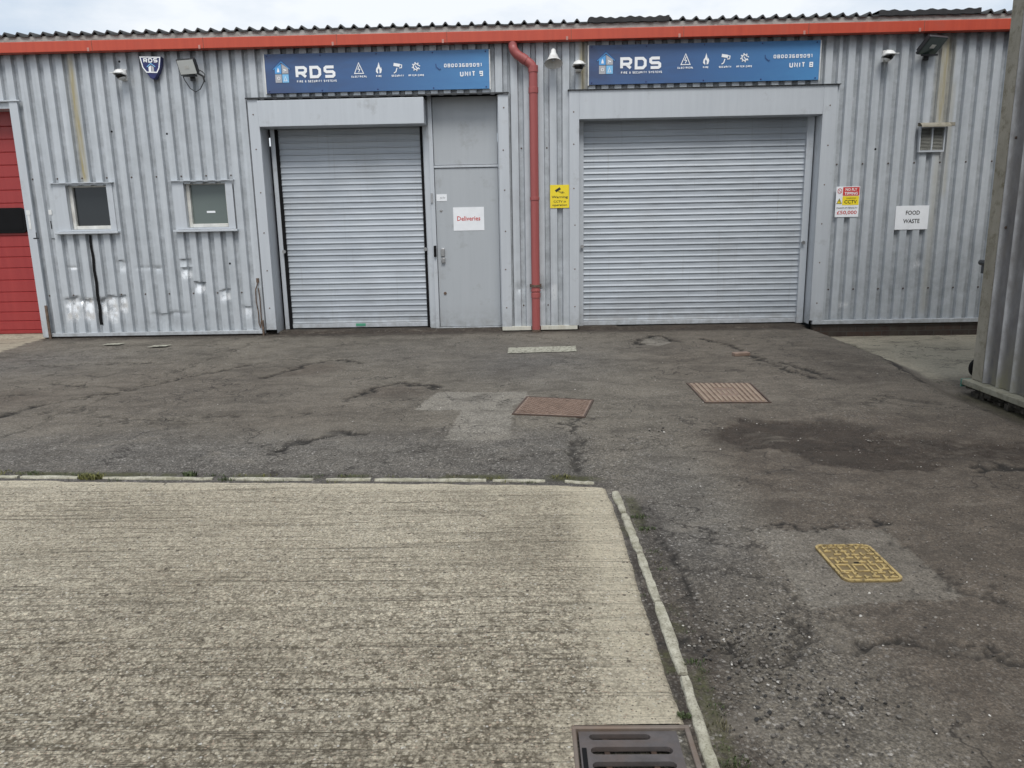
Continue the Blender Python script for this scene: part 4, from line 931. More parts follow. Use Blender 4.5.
# windows
def window(xa, xb, za, zb, sx0, sx1, label, pane, sticker):
    w = thing('window', label, None, ((xa + xb) / 2, 0, za)); w.parent = bld
    z0, z1 = 1.372, 1.985; f = MB(); y0, y1 = -.012, -.006
    f.box(sx0 + .03, xa, y0, y1, z0 + .01, z1 - .01).box(xb, sx1 - .03, y0, y1, z0 + .01, z1 - .01).box(xa, xb, y0, y1, z0 + .01, za).box(xa, xb, y0, y1, zb, z1 - .01)
    f.box(xa - .003, xa - .001, y1, .10, za, zb).box(xb + .001, xb + .003, y1, .10, za, zb).box(xa, xb, y1, .10, zb + .001, zb + .003).box(xa, xb, y1, .10, za - .003, za - .001)
    pchild(f.build('surround', M_TRIM, bevel=.0), w)
    pchild(MB().box(sx0, sx1, -.045, .0, z1 - .004, z1 + .005).build('drip', M_TRIM), w)
    pchild(MB().box(sx0, sx1, -.062, .02, z0 - .022, z0 + .006).build('sill', M_TRIM, bevel=.004), w)
    t = .045; g = MB().box(xa, xa + t, .055, .12, za, zb).box(xb - t * .7, xb, .055, .12, za, zb).box(xa + t, xb - t * .7, .055, .12, za, za + t).box(xa + t, xb - t * .7, .055, .12, zb - t * .6, zb)
    pchild(g.build('frame', M_UPVC, bevel=.005), w)
    pchild(MB().box(xa + t, xb - t * .7, .095, .105, za + t, zb - t * .6).build('pane', pane), w)
    if sticker:
        sk = MB().mat(M_PAPER).box((xa + xb) / 2 - .04, (xa + xb) / 2 + .07, .0915, .0945, za + .18, za + .205); pchild(sk.build('label', None), w)
window(-5.85, -5.325, 1.405, 1.96, -6.04, -5.22, 'left window with a dark pane and stained sill', M_GLASSD, False)
window(-4.335, -3.80, 1.405, 1.968, -4.505, -3.68, 'right window with a pale blind behind the glass', M_GLASSB, True)

# ventilation louvre
vt = thing('vent', 'louvred vent with a curved hood', None, (5.02, 0, 2.3)); vt.parent = bld
v = MB().box(4.868, 4.882, -.03, .02, 2.15, 2.455).box(5.165, 5.179, -.03, .02, 2.15, 2.455).box(5.016, 5.032, -.03, .02, 2.172, 2.435).box(4.882, 5.165, -.03, .02, 2.15, 2.172).box(4.882, 5.165, -.03, .02, 2.435, 2.455)
pchild(v.build('frame', M_TRIM), vt)
v = MB()
for k in range(16):
    z = 2.178 + k * .0165
    for a, b in ((4.883, 5.015), (5.033, 5.164)): v.add([(a, -.022, z), (b, -.022, z), (b, .000, z + .013), (a, .000, z + .013)], [(0, 1, 2, 3)])
pchild(v.build('louvres', simple('louvre_metal', (.46, .46, .42), .5, .1)), vt)
pchild(MB().box(4.882, 5.165, .02, .024, 2.17, 2.44).build('back_plate', M_IRONDARK), vt)
v = MB(); n = 10; vs = []
for k in range(n + 1):
    a = PI / 2 * k / n; vs += [(4.845, -.11 * math.sin(a), 2.44 + .06 * math.cos(a)), (5.20, -.11 * math.sin(a), 2.44 + .06 * math.cos(a))]
v.add(vs, [(2 * k, 2 * k + 1, 2 * k + 3, 2 * k + 2) for k in range(n)]); v.box(4.845, 5.30, -.004, .0, 2.46, 2.50)
pchild(v.build('hood', M_MTRIM), vt)

# gutter, eave, roof, downpipe
pt(MB().box(-14.1, 8.2, -.125, -.012, 3.522, 3.645), 'gutter', M_RED, .006)
fj = simple('faded_joint', (.50, .25, .21), .5)
each('gutter_joint', [(x - .013, x + .013, -.131, -.1255, 3.519, 3.562) for x in (-5.27, -3.91, -2.29, -.96, .53, 1.87, 3.35, 4.71)], fj, bld, .003)
each('gutter_seam', [(x - .002, x + .002, -.127, -.1252, 3.52, 3.646) for x in (-5.22, -3.86, -2.24, -.91, .58, 1.92, 3.40, 4.76)], M_RUST, bld)
pt(MB().box(-14.1, 8.2, -.085, .02, 3.6455, 3.712), 'eave_board', M_EAVE, .003)
# corrugated roof sheet (raised rounded ribs)
rp = .1575; vs = []; xr = []; k = int(-14.1 / rp)
prof = [(-.5, 0), (-.24, 0), (-.15, .016), (-.07, .034), (0, .039), (.07, .034), (.15, .016), (.24, 0)]
while k * rp < 8.2:
    for u, h in prof: xr.append((k * rp + u * rp + .02, h + .003 * math.sin(k * 1.7)))
    k += 1
rows = [(-.105, 0), (6.0, 1.)]
for y, t in rows:
    for x, h in xr: vs.append((x, y, 3.722 + h + t * .42))
n = len(xr); fs = [(i, i + 1, n + i + 1, n + i) for i in range(n - 1)]
b = len(vs)
for x, h in xr: vs.append((x, -.105, 3.722 + h - .020))
fs += [(i, b + i, b + i + 1, i + 1) for i in range(n - 1)]
for x, h in xr: vs.append((x, -.02, 3.722 + h - .012))
fs += [(b + i, b + n + i, b + n + i + 1, b + i + 1) for i in range(n - 1)]
for x, h in xr: vs.append((x, 12.0, 3.722 + h))
fs += [(n + i, n + i + 1, b + 2 * n + i + 1, b + 2 * n + i) for i in range(n - 1)]
MB().add(vs, fs).build('roof', M_ROOF, bld, sharp=40)
def felt(x0, x1):
    m = MB(); nx = 40; vs = []
    for i in range(nx + 1):
        x = x0 + (x1 - x0) * i / nx; h = .008 * math.sin(i * 1.3) + .006 * math.sin(i * .37)
        ed = .7 if i in (0, nx) else 1
        vs += [(x, -.112, 3.712 + .002 * math.sin(i)), (x, -.108, 3.768 + h * ed), (x, 1.4, 3.86 + h)]
    m.add(vs, [(3 * i + j_, 3 * i + 3 + j_, 3 * i + 4 + j_, 3 * i + 1 + j_) for i in range(nx) for j_ in (0, 1)]); m.build('roof_patch', M_FELT, bld, sharp=60)
felt(.79, 1.75); felt(4.22, 5.42)
# downpipe
yb = -.085
path = [(-.125, -.07, 3.525), (-.122, -.075, 3.47), (-.115, yb, 3.44), (-.095, yb, 3.405), (-.065, yb, 3.375), (.02, yb, 3.318), (.06, yb, 3.29), (.100, yb, 3.255), (.117, yb, 3.21), (.120, yb, 3.15), (.120, yb, 0.0)]
def smooth_path(p, n=5):
    o = []
    for i in range(len(p) - 1):
        a, b, c, d = (Vector(p[max(i - 1, 0)]), Vector(p[i]), Vector(p[i + 1]), Vector(p[min(i + 2, len(p) - 1)]))
        for k in range(n):
            t = k / n; o.append(tuple(.5 * ((2 * b) + (c - a) * t + (2 * a - 5 * b + 4 * c - d) * t * t + (3 * b - a - 3 * c + d) * t ** 3)))
    return o + [p[-1]]
dp = MB().tube(smooth_path(path[:-1]) + [path[-1]], .054, 22)
dpo = dp.build('downpipe', M_PIPE, bld, sharp=60)
def collar(pts, r, m=M_PIPE, nm='pipe_collar'):
    MB().tube(pts, r, 20).build(nm, m, dpo, bevel=.003)
collar([(.120, yb, 3.17), (.120, yb, 3.25)], .060); collar([(.120, yb, 2.93), (.120, yb, 3.0)], .060); collar([(-.02, yb, 3.345), (.035, yb, 3.308)], .060)
collar([(.120, yb, 1.66), (.120, yb, 1.70)], .060); collar([(.120, yb, .52), (.120, yb, .545)], .061); collar([(.120, yb, .44), (.120, yb, .50)], .060)
MB().box(.045, .195, -.05, -.0, .575, .61).tube([(.120, yb, .578), (.120, yb, .607)], .062, 20).build('pipe_bracket', M_RUST, dpo)
MB().tube([(.120, yb, -.01), (.120, yb, .03)], .058, 20).build('pipe_shoe', M_RUST, dpo)

# ------------------------------------------------------------------ things fixed on the front
def company_sign(x0, x1, z0, z1, unit, label):
    s = thing('company_sign', label, 'sign', ((x0 + x1) / 2, -.02, z0), 'blue company signs above the shutters')
    W = x1 - x0; hh = z1 - z0; y = -.034
    pchild(MB().box(x0, x1, -.03, -.004, z0, z1).build('board', M_BLUE, bevel=.002), s)
    each('edge_trim', [(x0 - .014, x0, -.032, -.004, z0 - .008, z1), (x1, x1 + .014, -.032, -.004, z0 - .008, z1)], M_WHITE, via=s)
    fx = lambda u: x0 + u * W; fz = lambda v: z0 + v * hh
    lg = MB().mat(M_LBLUE)
    a, b = fx(.036), fx(.112); cx = (a + b) / 2; q0, q1 = .015, .006
    lg.mat(M_BLUE3); stroke(lg, [(a - .01, fz(.60)), (cx, fz(.84)), (b + .01, fz(.60))], .016, y)
    lg.mat(M_LBLUE); stroke(lg, [(a + .0, fz(.60)), (cx, fz(.80)), (b - .0, fz(.60))], .007, y - .001)
    g = .004; zb, zm, zt = fz(.27), fz(.49), fz(.60)
    a2, b2 = a + .022, b - .022; zc = fz(.75)
    lg.mat(M_LBLUE).add([(a2, y, zm + g), (cx - g, y, zm + g), (cx - g, y, zc), (a2, y, fz(.63))], [(0, 1, 2, 3)])
    lg.mat(M_GREYP).add([(cx + g, y, zm + g), (b2, y, zm + g), (b2, y, fz(.63)), (cx + g, y, zc)], [(0, 1, 2, 3)])
    lg.mat(M_GREYP).add([(a2, y, zb), (cx - g, y, zb), (cx - g, y, zm - g), (a2, y, zm - g)], [(0, 1, 2, 3)])
    lg.mat(M_LBLUE2).add([(cx + g, y, zb), (b2, y, zb), (b2, y, zm - g), (cx + g, y, zm - g)], [(0, 1, 2, 3)])
    lg.mat(M_INKW); mx = (a2 + cx) / 2; nx_ = (b2 + cx) / 2; y2 = y - .0015
    lg.add([(mx - .015, y2, zm + .02), (mx + .014, y2, zm + .02), (mx + .012, y2, zm + .045), (mx, y2, zm + .075), (mx - .012, y2, zm + .045)], [(0, 1, 2, 3, 4)])
    stroke(lg, [(nx_ - .018, zm + .05), (nx_ + .018, zm + .04)], .013, y2); stroke(lg, [(nx_ - .008, zm + .035), (nx_ - .015, zm + .02)], .006, y2)
    ring_pts = [(mx + .016 * math.cos(t), (zb + zm) / 2 + .016 * math.sin(t)) for t in np.linspace(0, 2 * PI, 11)]; stroke(lg, ring_pts, .006, y2)
    stroke(lg, [(nx_ - .018, zb + .02), (nx_, zb + .07), (nx_ + .018, zb + .02), (nx_ - .018, zb + .02)], .006, y2)
    pchild(lg.build('house_logo', None), s)
    t = MB(); tech(t, 'RDS', fx(.136), fx(.314), fz(.365), fz(.68), y, .034, .22)
    pchild(t.build('company_name', M_INKW), s); t = MB()
    tech(t, 'FIRE & SECURITY SYSTEMS', fx(.140), fx(.318), fz(.262), fz(.318), y, .0055, .4); pchild(t.build('tagline', M_INKW), s)
    ic = MB(); c = fx(.420); stroke(ic, [(c - .055, fz(.46)), (c, fz(.73)), (c + .055, fz(.46)), (c - .055, fz(.46))], .010, y); stroke(ic, [(c + .008, fz(.66)), (c - .012, fz(.57)), (c + .012, fz(.565)), (c - .004, fz(.49))], .009, y)
    tech(ic, 'ELECTRICAL', c - .095, c + .095, fz(.355), fz(.405), y, .006, .42); pchild(ic.build('electrical_icon', M_INKW), s); ic = MB()
    c = fx(.508); ic.add([(c - .035, y, fz(.50)), (c - .02, y, fz(.455)), (c - .006, y, fz(.45)), (c - .012, y, fz(.54)), (c + .0, y, fz(.58)), (c + .012, y, fz(.53)), (c + .008, y, fz(.45)), (c + .028, y, fz(.46)), (c + .04, y, fz(.54)), (c + .03, y, fz(.62)), (c + .022, y, fz(.58)), (c + .004, y, fz(.74)), (c - .012, y, fz(.62)), (c - .028, y, fz(.58))], [(0, 1, 2, 3, 4, 13), (4, 5, 9, 10, 11, 12, 13), (5, 6, 7, 8, 9)])
    tech(ic, 'FIRE', c - .033, c + .033, fz(.355), fz(.405), y, .006, .42); pchild(ic.build('fire_icon', M_INKW), s); ic = MB()
    c = fx(.592); stroke(ic, [(c - .045, fz(.67)), (c + .03, fz(.64))], .036, y); stroke(ic, [(c + .03, fz(.66)), (c + .055, fz(.65)), (c + .05, fz(.58)), (c + .02, fz(.575))], .010, y); stroke(ic, [(c - .005, fz(.58)), (c - .02, fz(.48)), (c - .045, fz(.45))], .012, y)
    tech(ic, 'SECURITY', c - .075, c + .075, fz(.355), fz(.405), y, .006, .42); pchild(ic.build('security_icon', M_INKW), s); ic = MB()
    c = fx(.675); zc = fz(.60); stroke(ic, [(c + .033 * math.cos(t_), zc + .033 * math.sin(t_)) for t_ in np.linspace(.3, 2 * PI - .3, 13)], .012, y)
    for k in range(8): t_ = k * PI / 4 + .2; stroke(ic, [(c + .04 * math.cos(t_), zc + .04 * math.sin(t_)), (c + .052 * math.cos(t_), zc + .052 * math.sin(t_))], .014, y)
    stroke(ic, [(c - .01, zc + .012), (c + .022, zc - .03)], .010, y)
    tech(ic, 'AFTER CARE', c - .095, c + .095, fz(.355), fz(.405), y, .006, .42); pchild(ic.build('after_care_icon', M_INKW), s); ic = MB()
    ph = MB(); c = fx(.772); stroke(ph, [(c - .025, fz(.66)), (c - .018, fz(.58)), (c + .02, fz(.51)), (c + .035, fz(.53))], .012, y); pchild(ph.build('phone_icon', M_BLUE3), s)
    t = MB(); tech(t, '08003689091', fx(.800), fx(.968), fz(.565), fz(.655), y, .0085, .42); pchild(t.build('phone_number', M_INKW), s)
    t = MB(); tech(t, 'UNIT ' + unit, fx(.870), fx(.972), fz(.325), fz(.455), y, .0125, .34); pchild(t.build('unit_number', M_INKW), s)
    repeat_on(MB().lathe([(.009, 0), (.007, .004), (0, .005)], (0, 0, 0), (0, -1, 0), 8), 'screw', M_NAVY, [(fx(u), -.031, fz(v_)) for u in (.012, .25, .5, .75, .985) for v_ in (.05, .95)], s, True)
company_sign(-3.165, -.415, 3.005, 3.458, '9', 'blue company sign reading UNIT 9 above the narrow shutter and door')
company_sign(.80, 3.585, 3.022, 3.474, '8', 'blue company sign reading UNIT 8 above the wide shutter')

def dome(x, z, label, turn):
    s = thing('dome_camera', label, 'camera', (x, 0, z), 'dome security cameras under the gutter')
    ax = (math.sin(turn) * .25, -.25, -1); c = (x, -.105, z + .01)
    pchild(MB().box(x - .035, x + .035, -.03, .0, z - .05, z + .08).tube([(x, -.02, z + .055), (x, -.07, z + .06), (x, -.1, z + .035)], .022, 10).build('bracket', M_WHITE, bevel=.004), s)
    ax = (math.sin(turn) * .12, -.12, -1)
    pchild(MB().lathe([(0, -.058), (.03, -.054), (.056, -.04), (.074, -.016), (.080, .0), (.078, .010), (.066, .010)], c, ax, 24).build('housing', M_WHITE), s)
    pchild(MB().lathe([(.058 * math.cos(a), .006 + .058 * math.sin(a)) for a in np.linspace(0, PI / 2, 9)], c, ax, 24).build('dome_lens', M_LENS), s)
    ax2 = (math.sin(turn) * -.75, .0, -1)
    pchild(MB().lathe([(.064 * math.cos(a), .006 + .064 * math.sin(a)) for a in np.linspace(.75, PI / 2, 7)] , c, ax2, 24).build('shroud', M_WHITE), s)
    pchild(MB().box(x - .075 + .03 * turn, x + .075 + .03 * turn, -.19, -.08, z + .018, z + .024, Matrix.Rotation(.1, 3, 'X')).build('visor', M_WHITE, bevel=.003), s)
dome(-4.925, 3.245, 'white dome camera left of the navy alarm box', -.5)
dome(.672, 3.225, 'white dome camera between the horn and the UNIT 8 sign', .1)
dome(4.375, 3.26, 'white dome camera on the right hand wall beside the floodlight', .5)

hs = thing('horn_speaker', 'white horn siren with flared mouth right of the red downpipe', 'siren', (.365, 0, 3.3))
ax = (0, -.38, -.92); c = (.365, -.10, 3.40)
pchild(MB().lathe([(0, -.03), (.02, -.028), (.03, -.01), (.036, .03), (.05, .05), (.052, .065), (.065, .09), (.09, .135), (.108, .155), (.112, .16), (.104, .158), (.085, .135), (.06, .1), (.04, .08)], c, ax, 28).build('horn', M_WHITE), hs)
pchild(MB().lathe([(.0, .12), (.02, .118), (.026, .1), (.026, .07)], c, ax, 16).lathe([(.045, .085), (0, .083)], c, ax, 16).build('driver', M_STEEL), hs)
pchild(MB().box(.335, .395, -.03, 0., 3.29, 3.39).box(.352, .378, -.09, -.03, 3.30, 3.34).build('bracket', M_WHITE, bevel=.003), hs)

ab = thing('alarm_box', 'navy shield shaped alarm box reading RDS beside the pale floodlight', 'alarm box', (-4.55, 0, 3.3))
sh = [(-4.685, 3.462), (-4.414, 3.452), (-4.425, 3.36), (-4.465, 3.27), (-4.51, 3.205), (-4.54, 3.19), (-4.575, 3.21), (-4.635, 3.30), (-4.672, 3.39)]
pchild(MB().prism(sh, -.075, .0).build('housing', M_NAVY, bevel=.008), ab)
ctr = (-4.548, 3.355); sc_ = lambda k, pts: [(ctr[0] + (x - ctr[0]) * k, ctr[1] + (z - ctr[1]) * k) for x, z in pts]
so = sc_(.90, [(-4.685, 3.462), (-4.414, 3.452), (-4.44, 3.32), (-4.475, 3.262), (-4.615, 3.268), (-4.66, 3.33)]); stx = MB(); stroke(stx, so + [so[0]], .013, -.078)
tech(stx, 'RDS', -4.635, -4.46, 3.385, 3.435, -.078, .012, .2)
pchild(stx.build('white_border_and_name', M_INKW), ab)
lg = MB().mat(M_LBLUE2); stroke(lg, [(-4.60, 3.335), (-4.548, 3.375), (-4.495, 3.335)], .009, -.078); lg.mat(M_INKW).add([(-4.58, -.0775, 3.28), (-4.55, -.0775, 3.28), (-4.55, -.0775, 3.352), (-4.58, -.0775, 3.335)], [(0, 1, 2, 3)]).mat(M_GREYP).add([(-4.545, -.0775, 3.28), (-4.515, -.0775, 3.28), (-4.515, -.0775, 3.335), (-4.545, -.0775, 3.352)], [(0, 1, 2, 3)])
pchild(lg.build('house_logo', None), ab)

def flood(cx, cz, w, h, tilt, roll, glass, label, yaw=0.):
    s = thing('floodlight', label, 'floodlight', (cx, 0, cz), 'floodlights under the gutter')
    R = Matrix.Rotation(roll, 3, 'Y') @ Matrix.Rotation(yaw, 3, 'Z') @ Matrix.Rotation(tilt, 3, 'X'); c = Vector((cx, -.14, cz))
    def bx_(x0, x1, y0, y1, z0, z1, m, nm, bev=.003): pchild(MB().box(cx + x0, cx + x1, c.y + y0, c.y + y1, cz + z0, cz + z1, R, c).build(nm, m, bevel=bev), s)
    bx_(-w / 2, w / 2, -.012, .022, -h / 2, h / 2, M_IRONDARK, 'housing', .006)
    bx_(-w / 2 + .012, w / 2 - .012, -.0155, -.0125, -h / 2 + .012, h / 2 - .012, glass, 'glass', 0)
    bx_(-w * .12, w * .12, -.0175, -.016, -h * .1, h * .1, M_YEL if False else M_UPVC, 'led_chip', 0)
    f = MB()
    for k in range(8): x = -w / 2 + w * (k + .5) / 8; f.box(cx + x - .004, cx + x + .004, c.y + .023, c.y + .05, cz - h / 2 + .02, cz + h / 2 - .02, R, c)
    pchild(f.build('cooling_fins', M_IRONDARK), s)
    br = MB().box(cx - .03, cx + .03, -.02, .0, cz - .14, cz - .05).box(cx - w * .35, cx + w * .35, -.1, -.08, cz - .105, cz - .085).box(cx - .012, cx + .012, -.09, -.02, cz - .105, cz - .085); pchild(br.build('bracket', M_IRONDARK, bevel=.002), s)
    return s
f1 = flood(-4.075, 3.315, .25, .185, .38, 0., M_LAMP, 'black framed floodlight with pale glass and a hanging cable, left wall', -.25)
cp = [(-4.17, -.09, 3.24), (-4.15, -.07, 3.17), (-4.10, -.06, 3.08), (-4.04, -.05, 3.04), (-3.98, -.05, 3.07), (-3.93, -.05, 3.15), (-3.905, -.05, 3.24), (-3.93, -.06, 3.27), (-3.98, -.06, 3.30), (-4.0, -.05, 3.36)]
pchild(MB().tube(cp, .006, 8).build('cable', M_IRONDARK), f1)
pchild(MB().tube([(-4.0, -.07, 3.26), (-3.93, -.05, 3.22), (-3.92, -.04, 3.15)], .012, 8).build('cable_gland', M_IRONDARK), f1)
flood(4.865, 3.36, .28, .25, .85, 0., M_LAMPD, 'dark floodlight tilted downwards above the louvred vent', .37)

def notice(name, x0, x1, z0, z1, y, mat, label, cat='sign'):
    s = thing(name, label, cat, ((x0 + x1) / 2, y, z0))
    pchild(MB().box(x0, x1, y, y + .003, z0, z1).build('sheet', mat), s); return s
n_ = notice('paper_notice', -.935, -.535, 1.30, 1.597, .196, M_PAPER, 'white paper reading Deliveries taped to the grey door', 'notice')
t = MB(); txt(t, 'Deliveries', -.885, -.585, 1.425, 1.483, .1945, .014); pchild(t.build('lettering', M_REDINK), n_)
n_ = notice('paper_notice', 4.664, 5.076, 1.214, 1.508, -.006, M_PAPER, 'white FOOD WASTE notice on the right hand wall', 'notice')
t = MB(); txt(t, 'FOOD', 4.79, 4.965, 1.395, 1.448, -.0075, .016); txt(t, 'WASTE', 4.765, 4.97, 1.292, 1.345, -.0075, .016); pchild(t.build('lettering', M_INK), n_)
n_ = notice('warning_sign', .316, .556, 1.562, 1.846, -.008, M_YEL, 'yellow warning sign beside the red downpipe')
t = MB(); txt(t, 'Warning', .335, .54, 1.675, 1.712, -.0095, .016); txt(t, 'CCTV in', .36, .515, 1.628, 1.655, -.0095, .01); txt(t, 'operation', .345, .53, 1.578, 1.612, -.0095, .01)
stroke(t, [(.385, 1.768), (.445, 1.805)], .03, -.0095); stroke(t, [(.42, 1.765), (.445, 1.757), (.475, 1.757)], .006, -.0095); stroke(t, [(.478, 1.765), (.478, 1.748)], .008, -.0095); stroke(t, [(.45, 1.74), (.5, 1.75)], .004, -.0095)
pchild(t.build('lettering', M_INK), n_)
n_ = notice('warning_sign', 3.903, 4.196, 1.384, 1.757, -.006, M_PAPER, 'red, yellow and white fly tipping sign reading £50,000')
t = MB().mat(M_REDINK); t.add([(3.985, -.0075, 1.645), (4.19, -.0075, 1.645), (4.19, -.0075, 1.75), (3.985, -.0075, 1.75)], [(0, 1, 2, 3)]); txt(t, '£50,000', 3.925, 4.175, 1.41, 1.462, -.0075, .016)
stroke(t, [(3.945 + .025 * math.cos(a), 1.705 + .028 * math.sin(a)) for a in np.linspace(0, 2 * PI, 15)], .006, -.0075); stroke(t, [(3.928, 1.722), (3.962, 1.688)], .005, -.0080)
t.mat(M_YEL); t.add([(3.985, -.0075, 1.53), (4.19, -.0075, 1.53), (4.19, -.0075, 1.64), (3.985, -.0075, 1.64)], [(0, 1, 2, 3)]); t.add([(3.915, -.0075, 1.55), (3.975, -.0075, 1.55), (3.945, -.0075, 1.61)], [(0, 1, 2)])
t.mat(M_INK); txt(t, 'CCTV', 4.01, 4.165, 1.548, 1.592, -.0085, .016); txt(t, 'WARNING', 4.03, 4.15, 1.605, 1.623, -.0085, 0); stroke(t, [(3.915, 1.55), (3.975, 1.55), (3.945, 1.61), (3.915, 1.55)], .005, -.009); stroke(t, [(3.945, 1.59), (3.945, 1.567)], .006, -.009); txt(t, 'MAXIMUM PENALTY', 3.92, 4.18, 1.485, 1.505, -.0085, 0)
t.mat(M_INKW); txt(t, 'NO FLY', 4.015, 4.16, 1.703, 1.737, -.0085, .016); txt(t, 'TIPPING', 4.005, 4.17, 1.655, 1.69, -.0085, .016)
pchild(t.build('lettering', None), n_)
# black tape strip below the left window
tp = MB(); vs = []
for k in range(24):
    z = .17 + (1.335 - .17) * k / 23; w = .017 + .005 * (1 - k / 23); x = -5.612 - .004 * math.sin(k); yy = .0 - .006 if True else 0; vs += [(x - w, -.012, z), (x + w, -.012, z)]
tp.add(vs, [(2 * k, 2 * k + 1, 2 * k + 3, 2 * k + 2) for k in range(23)]); tag(tp.build('black_tape_strip', M_BLACK), 'long black vertical strip on the wall below the left window', 'tape')
# hinge remains at the left corner
hr = MB().mat(M_WHITE).box(-6.375, -6.345, -.034, -.031, 1.42, 1.66).box(-6.385, -6.335, -.035, -.0312, 1.6, 1.66).mat(M_BLACK).box(-6.30, -6.29, -.034, -.031, 1.30, 1.38).box(-6.34, -6.27, -.034, -.0312, 1.30, 1.312).mat(M_WHITE).box(-6.11, -6.07, -.01, -.003, 1.6, 1.66).mat(M_BLACK).box(-6.105, -6.095, -.008, -.003, 1.42, 1.52).box(-6.12, -6.08, -.008, -.0035, 1.29, 1.30)
tag(hr.build('broken_hinge_plates', None), 'broken white and black fixing scraps between the red door and left window', 'fixing')
# rusty chain hook and stay beside the left jamb of the narrow shutter
hk = MB().tube([(-3.49, -.02, .72), (-3.495, -.03, .66), (-3.52, -.035, .60), (-3.525, -.035, .45), (-3.51, -.03, .3), (-3.515, -.03, .16), (-3.50, -.03, .1), (-3.48, -.03, .2), (-3.475, -.03, .5), (-3.485, -.03, .62)], .008, 8).box(-3.505, -3.475, -.025, .0, .69, .745)
tag(hk.build('rusty_tether', M_RUST), 'looped rusty cable hanging beside the left jamb of the narrow shutter', 'cable')
tag(MB().box(-3.475, -3.450, -.05, -.024, -.01, .20).build('gate_post_stub', M_RUST, bevel=.003), 'short rusty steel stub at the foot of the left shutter jamb', 'post')
tag(MB().box(-6.315, -6.285, -.055, -.032, -.01, .44).build('gate_post_stub', M_RUST, bevel=.003), 'taller rusty steel stub against the corner trim beside the red door', 'post')

# ------------------------------------------------------------------ neighbouring building on the right
nb = thing('neighbouring_building', 'weathered grey ribbed shed whose corner stands at the right edge', 'building', (3.9, -3.35, 0))
bx0 = 3.90; yA, yB = -3.50, -14.; zt = 5.0
ysr = np.arange(yA, yB, -.19 / 12); zz = np.concatenate([np.linspace(.0, 3.6, 50), [zt]])
V = []; mk = []
for i, y in enumerate(ysr):
    ph = ((yA - y) / .19) % 1.; c = 1 if abs(ph - .12) < .13 else 0; h = math.exp(-((ph - .12) / .12) ** 2)
    for z in zz: V.append((bx0 + .012 - .032 * h, y, z)); mk.append((h * .9, max(0, 1 - z / .5), 0))
nzz = len(zz); F = [(i * nzz + j, (i + 1) * nzz + j, (i + 1) * nzz + j + 1, i * nzz + j + 1) for i in range(len(ysr) - 1) for j in range(nzz - 1)]
m = MB().add(V, F).build('wall_cladding', M_FIBRE, sharp=60); colattr(m.data, 'msk', np.array(mk, np.float32)); pchild(m, nb)
def wavy(x0, x1, y0, y1, z0, z1): return MB().box(x0, x1, y0, y1, z0, z1)
pchild(wavy(3.885, 4.05, -3.505, -3.352, -.0, zt).build('corner_trim', M_MTRIM, bevel=.004), nb)
pchild(MB().box(4.05, 10, -3.51, -3.36, -.15, zt).box(3.95, 10, -14, -13.9, -.15, zt).build('end_wall', M_FIBRE), nb)
pchild(MB().box(3.95, 3.97, -14, -3.5, -.15, zt).build('inner_lining', M_IRONDARK), nb)
pchild(MB().box(3.8, 10.1, -14.1, -3.3, zt, zt + .08).build('roof', M_ROOF), nb)
pchild(MB().box(3.815, 3.95, -14., -3.33, -.055, -.004).build('base_beam', M_MBEAM, bevel=.006), nb)
pchild(MB().box(3.812, 3.90, -3.328, -3.315, -.075, -.005).build('beam_end_cap', simple('teal_paint', (.07, .2, .16), .6, dirt=(.1, .1, .07)), bevel=.003), nb)
rbm = MB(); R = random.Random(9)
for k in range(420):
    y = R.uniform(-9, -3.36); x = 3.90 + R.uniform(-.03, .04); s_ = R.uniform(.015, .04); z = -.13 + R.uniform(0, .07)
    rbm.box(x - s_, x + s_, y - s_, y + s_, z - s_ * .6, min(z + s_ * .6, -.057), Matrix.Rotation(R.uniform(0, 3), 3, 'Z'))
rbm.box(3.93, 3.96, -14, -3.37, -.2, -.056)
pchild(rbm.build('rubble_footing', M_RUBBLE), nb)
pchild(MB().tube([(3.90, -3.42, 3.10), (3.875, -3.8, 3.16), (3.87, -4.4, 3.2)], .008, 8).build('cable', M_IRONDARK), nb)
fx = MB()
for y, z in ((-3.56, 2.0), (-3.56, 1.3), (-3.75, 2.55), (-3.75, 1.7), (-3.56, 2.9), (-3.95, 2.2)): fx.lathe([(.012, 0), (.009, .008), (0, .01)], (bx0 + .008, y, z), (-1, 0, 0), 8)
pchild(fx.build('fixing_bolts', M_RUSTD), nb)

# wheelie bin behind the corner
bn = thing('wheelie_bin', 'black wheelie bin mostly hidden behind the corner of the right hand shed', 'bin', (4.5, -2.85, -.13))
m = MB(); zb = -.10
vs = [(4.46, -3.06, zb), (4.88, -3.06, zb), (4.88, -2.64, zb), (4.46, -2.64, zb), (4.40, -3.12, .82), (4.97, -3.12, .82), (4.97, -2.58, .82), (4.40, -2.58, .82)]
m.add(vs, [(0, 3, 2, 1), (4, 5, 6, 7), (0, 1, 5, 4), (1, 2, 6, 5), (2, 3, 7, 6), (3, 0, 4, 7)]); pchild(m.build('body', M_IRONDARK, bevel=.02), bn)
pchild(MB().prism([(4.36, .835), (5.01, .835), (4.99, .90), (4.7, .955), (4.38, .93)], -3.14, -2.56).build('lid', M_IRONDARK, bevel=.012), bn)
pchild(MB().tube([(4.28, -3.08, .96), (4.28, -2.62, .96)], .026, 12).box(4.27, 4.42, -3.05, -3.01, .86, .975).box(4.27, 4.42, -2.69, -2.65, .86, .975).build('handle', M_IRONDARK), bn)
